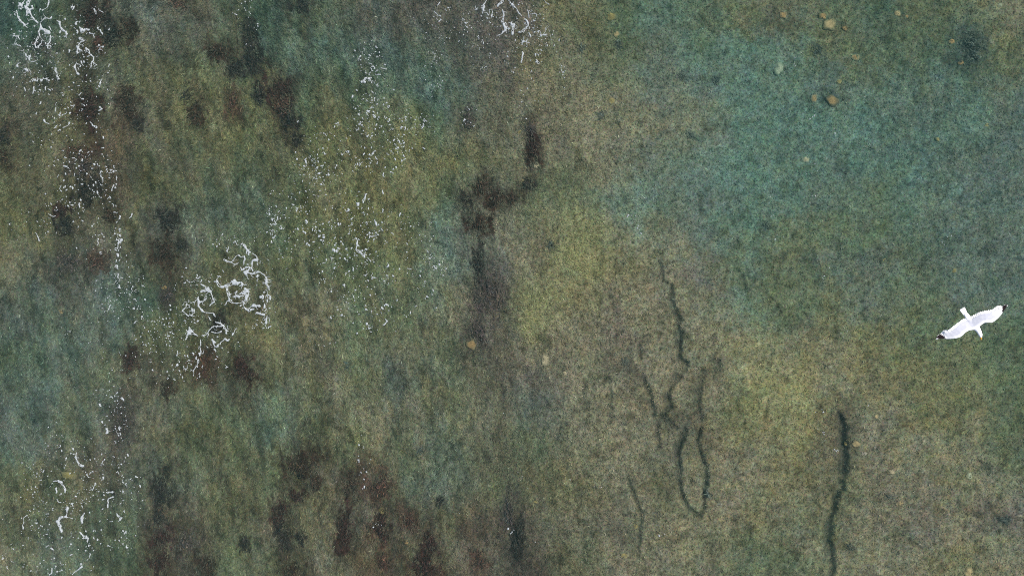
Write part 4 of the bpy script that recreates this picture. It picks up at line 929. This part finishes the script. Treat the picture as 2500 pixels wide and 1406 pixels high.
LEAD_ = [(x_ + 2, y_ + 9) for x_, y_ in LEAD]
def gull_body():
    bm = bmesh.new()
    # trunk, neck and head: rings round the body axis
    ST = [(1060, 330, 40, .010, .0), (1090, 380, 62, .022, .0), (1150, 480, 86, .042, -.004), (1230, 610, 108, .060, -.008), (1325, 730, 118, .066, -.010), (1400, 800, 108, .062, -.006),
          (1455, 848, 92, .054, .0), (1505, 930, 76, .046, .008), (1543, 1012, 66, .042, .012), (1558, 1060, 54, .036, .010), (1564, 1098, 36, .024, .006), (1565, 1118, 18, .012, .004)]
    rings = []
    for i, (x, y, hw, hh, zc) in enumerate(ST):
        p0, p1 = ST[max(i - 1, 0)], ST[min(i + 1, len(ST) - 1)]
        d = np.array([p1[0] - p0[0], p1[1] - p0[1]], float); d /= np.linalg.norm(d)
        nrm = np.array([-d[1], d[0]])
        ring = []
        for k in range(20):
            t = 2 * math.pi * k / 20
            q = np.array([x, y]) + nrm * hw * math.cos(t)
            ring.append(bm.verts.new(gl(q[0], q[1], zc + hh * math.sin(t) * (1.15 if math.sin(t) < 0 else .8))))
        rings.append(ring)
    for r0, r1 in zip(rings[:-1], rings[1:]):
        for k in range(20): bm.faces.new((r0[k], r0[(k + 1) % 20], r1[(k + 1) % 20], r1[k]))
    bm.faces.new(rings[0][::-1]); bm.faces.new(rings[-1])
    # both wings as one aerofoil running through the back
    prof = [(0, 0), (.03, .55), (.12, 1), (.3, .95), (.55, .6), (.78, .25), (.80, -.05), (.55, -.1), (.3, -.25), (.12, -.35), (.03, -.3)]
    rings = []
    for (l, t, z, th) in zip(LEAD_, TRAIL, WZ, WT):
        l, t = np.array(l, float), np.array(t, float)
        ring = []
        for (c_, h) in prof:
            if c_ > .7: c_ += .12 * min(max((abs(l[0] - 1330) - 450) / 300, 0), 1)
            q = l + (t - l) * c_
            ring.append(bm.verts.new(gl(q[0], q[1], z - .018 * c_ + th * h)))
        rings.append(ring)
    n = len(prof)
    for r0, r1 in zip(rings[:-1], rings[1:]):
        for k in range(n): bm.faces.new((r0[k], r0[(k + 1) % n], r1[(k + 1) % n], r1[k]))
    bm.faces.new(rings[0][::-1]); bm.faces.new(rings[-1])
    bmesh.ops.recalc_face_normals(bm, faces=bm.faces)
    me = bpy.data.meshes.new('body'); bm.to_mesh(me); bm.free()
    tmp = bpy.data.objects.new('body', me); COL.objects.link(tmp)
    md = tmp.modifiers.new('r', 'REMESH'); md.mode = 'VOXEL'; md.voxel_size = .0055; md.use_smooth_shade = True
    ms = tmp.modifiers.new('s', 'SMOOTH'); ms.iterations = 4; ms.factor = .5
    dg = bpy.context.evaluated_depsgraph_get()
    me2 = bpy.data.meshes.new_from_object(tmp.evaluated_get(dg))
    bpy.data.objects.remove(tmp); me2.name = 'body'
    o = bpy.data.objects.new('body', me2); COL.objects.link(o); o.parent = gull
    n = len(me2.vertices)
    co = np.empty(n * 3, np.float32); me2.vertices.foreach_get('co', co); co = co.reshape(-1, 3)
    c4 = np.ones((n, 4), np.float32); c4[:, :3] = plumage(co)
    at = me2.attributes.new('tint', 'FLOAT_COLOR', 'POINT'); at.data.foreach_set('color', c4.ravel())
    me2.materials.clear(); me2.materials.append(M_PLUM)
    for p_ in me2.polygons: p_.use_smooth = True
    return o

def poly_dist(P, X, Y):
    best = np.full(X.shape, 1e9)
    for (x0, y0), (x1, y1) in zip(P[:-1], P[1:]):
        dx, dy = x1 - x0, y1 - y0
        t = np.clip(((X - x0) * dx + (Y - y0) * dy) / (dx * dx + dy * dy), 0, 1)
        best = np.minimum(best, np.hypot(X - x0 - t * dx, Y - y0 - t * dy))
    return best
def in_poly(P, X, Y):
    r = np.zeros(X.shape, bool)
    for (x0, y0), (x1, y1) in zip(P, P[1:] + P[:1]):
        c_ = ((y0 > Y) != (y1 > Y)) & (X < (x1 - x0) * (Y - y0) / ((y1 - y0) + 1e-9) + x0)
        r ^= c_
    return r
WHITE, MANTLE, BLACK = np.array((.90, .90, .90)), np.array((.57, .59, .655)), np.array((.016, .010, .012))
def plumage(co):
    D = CAM_H - (co[:, 2] + G0[2])
    X = ((co[:, 0] + G0[0]) / (K * D) + CX - 2270) * 12.5
    Y = (CY - (co[:, 1] + G0[1]) / (K * D) - 735) * 12.5
    ins = in_poly(LEAD + TRAIL[::-1], X, Y)
    dl, dt = poly_dist(LEAD, X, Y), poly_dist(TRAIL, X, Y)
    g = sstep(30, 110, dl) * sstep(62, 100, dt) * ins
    ends = np.minimum(np.hypot(X - 420, Y - 1050), np.hypot(X - 2190, Y - 260))
    g = g * sstep(60, 330, ends)
    g = g * (1 + .18 * vnoise(X / 60, Y / 60, 3)) * .95
    g = np.clip(g, 0, 1)[:, None]
    return WHITE * (1 - g) + MANTLE * g
gull_body()

def feather(name, base, tip, width, zb, zt, colf, label=None):
    """one feather: a thin closed blade with a raised shaft; colf(t) gives its colour along the length"""
    base, tip = np.array(base, float), np.array(tip, float)
    d = tip - base; L = np.linalg.norm(d); d /= L; nrm = np.array([-d[1], d[0]])
    T_ = np.linspace(0, 1, 9)
    Vt, Ct = [], []
    for t in T_:
        hw = width * .5 * (.55 + .45 * math.sin(math.pi * min(t / .7, 1) * .5)) * (1 if t < .72 else math.sqrt(max(1 - ((t - .72) / .285) ** 2, .0)))
        c_ = base + d * L * t; z = zb + (zt - zb) * t
        for s_, h in ((-1, 0), (0, .0035), (1, 0), (0, -.0025)):
            q = c_ + nrm * hw * s_
            Vt.append(gl(q[0], q[1], z + h)); Ct.append(colf(t))
    F_ = []
    for i in range(len(T_) - 1):
        for k in range(4):
            a_, b_ = i * 4 + k, i * 4 + (k + 1) % 4
            F_.append((a_, b_, b_ + 4, a_ + 4))
    m4 = (len(T_) - 1) * 4
    F_ += [(3, 2, 1, 0), (m4, m4 + 1, m4 + 2, m4 + 3)]
    o = mesh_np(name, np.array(Vt), np.array(F_), M_PLUM, parent=gull, smooth=False, col=np.array(Ct))
    if label: o['label'] = label
    return o
def band(start, white_tip=2.0):
    def f(t):
        if t > white_tip: return WHITE
        k_ = float(sstep(start - .05, start + .05, np.array(t)))
        return WHITE * (1 - k_) + BLACK * k_
    return f
allwhite = lambda t: WHITE
# outer flight feathers: base, tip, width, where the black begins
RP = [((2140, 440), (2372, 92), 46, .30, 9), ((2140, 420), (2340, 110), 44, .38, .93), ((2130, 400), (2298, 94), 44, .52, .95), ((2115, 385), (2250, 128), 46, .80, .93), ((2095, 370), (2207, 144), 48, 9, 9), ((2065, 370), (2165, 128), 62, 9, 9), ((2035, 365), (2118, 138), 72, 9, 9), ((1995, 370), (2068, 146), 84, 9, 9), ((1960, 390), (2015, 180), 90, 9, 9)]
LP = [((620, 1118), (150, 1122), 44, .28, 9), ((610, 1098), (178, 1088), 44, .34, 9), ((595, 1085), (212, 1058), 42, .45, .95), ((580, 1070), (250, 1036), 42, .62, .94), ((570, 1050), (312, 1002), 46, .86, .95), ((580, 1035), (338, 968), 60, 9, 9), ((580, 1010), (366, 936), 70, 9, 9), ((620, 1000), (394, 905), 84, 9, 9), ((660, 980), (450, 896), 90, 9, 9)]
for k, (b_, t_, wd, st, wt) in enumerate(RP): feather('primary_feather', b_, t_, wd, .020 - .0035 * k + .012, .005 - .004 * k, band(st, wt), 'black tipped outer wing feather' if st < 1 else None)
for k, (b_, t_, wd, st, wt) in enumerate(LP): feather('primary_feather', b_, t_, wd, .020 - .0035 * k + .012, .005 - .004 * k, band(st, wt), 'black tipped outer wing feather' if st < 1 else None)
mir = feather('wing_tip_spot', (262, 1140), (188, 1148), 30, .030, .018, allwhite, 'white spot on the black wing tip')
mir = feather('wing_tip_spot', (2352, 165), (2372, 122), 22, .030, .018, allwhite, 'white spot on the black wing tip')
# inner flight feathers along the trailing edge
def along(P, s):
    P = np.array(P, float); seg = np.hypot(*np.diff(P, axis=0).T); cs = np.concatenate([[0], np.cumsum(seg)])
    return np.array([np.interp(s * cs[-1], cs, P[:, 0]), np.interp(s * cs[-1], cs, P[:, 1])])
for side in ('l', 'r'):
    idx_ = slice(2, 9) if side == 'l' else slice(9, 16)
    Lp, Tp, Zp = LEAD[idx_], TRAIL[idx_], WZ[idx_]
    for k in range(15):
        s = (k + .5) / 15
        l, t = along(Lp, s), along(Tp, s)
        z = float(np.interp(s, np.linspace(0, 1, len(Zp)), Zp))
        b_ = l + (t - l) * .60
        jit = rng.normal(0, .012)
        feather('secondary_feather', b_, l + (t - l) * (1.0 + jit), 66, z - .012, z - .020 - .0012 * (k % 2), allwhite)
# tail fan
for k in range(8):
    s = k / 7
    b_ = np.array((1120, 450)) + np.array((58, -36)) * (s - .5) * 1.1
    t_ = np.array((922, 252)) + (np.array((1044, 182)) - np.array((922, 252))) * s
    feather('tail_feather', b_, t_, 46, .006 + .0012 * (4 - abs(k - 3.5)), -.002 + .001 * (4 - abs(k - 3.5)), allwhite)
# beak and eyes
def beak():
    m, nt, b = new_mat('beak_yellow')
    n1 = N(nt, 'ShaderNodeTexNoise'); n1.inputs['Scale'].default_value = 60
    cr = N(nt, 'ShaderNodeValToRGB'); cr.color_ramp.elements[0].color = (.62, .30, .02, 1); cr.color_ramp.elements[1].color = (.80, .46, .05, 1)
    nt.links.new(n1.outputs['Fac'], cr.inputs[0]); nt.links.new(cr.outputs[0], b.inputs['Base Color']); b.inputs['Roughness'].default_value = .45
    Vt, F_ = [], []
    ST = [(1565, 1098, 27, .017, .006), (1565, 1125, 25, .015, .005), (1565, 1150, 20, .013, .003), (1564, 1175, 13, .010, -.001), (1563, 1192, 4, .004, -.008)]
    for (x, y, hw, hh, zc) in ST:
        for k in range(10):
            t = 2 * math.pi * k / 10
            Vt.append(gl(x + hw * math.cos(t), y, zc + hh * math.sin(t)))
    for i in range(len(ST) - 1):
        for k in range(10): F_.append((i * 10 + k, i * 10 + (k + 1) % 10, (i + 1) * 10 + (k + 1) % 10, (i + 1) * 10 + k))
    mesh_np('beak', np.array(Vt), np.array(F_), m, parent=gull)
    me_, nt2, b2 = new_mat('eye_dark'); n2 = N(nt2, 'ShaderNodeTexNoise'); cr2 = N(nt2, 'ShaderNodeValToRGB')
    cr2.color_ramp.elements[0].color = (.02, .016, .01, 1); cr2.color_ramp.elements[1].color = (.05, .04, .02, 1)
    nt2.links.new(n2.outputs['Fac'], cr2.inputs[0]); nt2.links.new(cr2.outputs[0], b2.inputs['Base Color']); b2.inputs['Roughness'].default_value = .15
    for sx in (-1, 1):
        bm = bmesh.new(); bmesh.ops.create_icosphere(bm, subdivisions=2, radius=.0055)
        V_ = np.array([v_.co[:] for v_ in bm.verts]) + gl(1556 + sx * 56, 1058, .022); FF = np.array([[q.index for q in f.verts] for f in bm.faces]); bm.free()
        mesh_np('eye', V_, FF, me_, parent=gull)
beak()

# ------------------------------------------------------------------ a scrap of dark wrack afloat
def scrap():
    m, nt, b = new_mat('wet_wrack')
    n1 = N(nt, 'ShaderNodeTexNoise'); n1.inputs['Scale'].default_value = 30
    cr = N(nt, 'ShaderNodeValToRGB'); cr.color_ramp.elements[0].color = (.006, .006, .005, 1); cr.color_ramp.elements[1].color = (.02, .018, .012, 1)
    nt.links.new(n1.outputs['Fac'], cr.inputs[0]); nt.links.new(cr.outputs[0], b.inputs['Base Color']); b.inputs['Roughness'].default_value = .6
    X, Y = at_depth(2173, 987, 0)
    n = 16
    a_ = rng.random(n) * 6.28
    V_, F_, C_ = fronds(rng.normal(0, .012, n), rng.normal(0, .012, n), np.full(n, .004), a_, rng.uniform(.03, .07, n), rng.uniform(.02, .04, n), rng.uniform(.004, .02, n), rng.normal(0, .6, n), np.zeros((n, 3)))
    o = mesh_np('floating_wrack', V_, F_, m); o.location = (X, Y, .004)
    tag(o, 'tiny black scrap of wrack afloat below left of the gull', 'seaweed')
scrap()
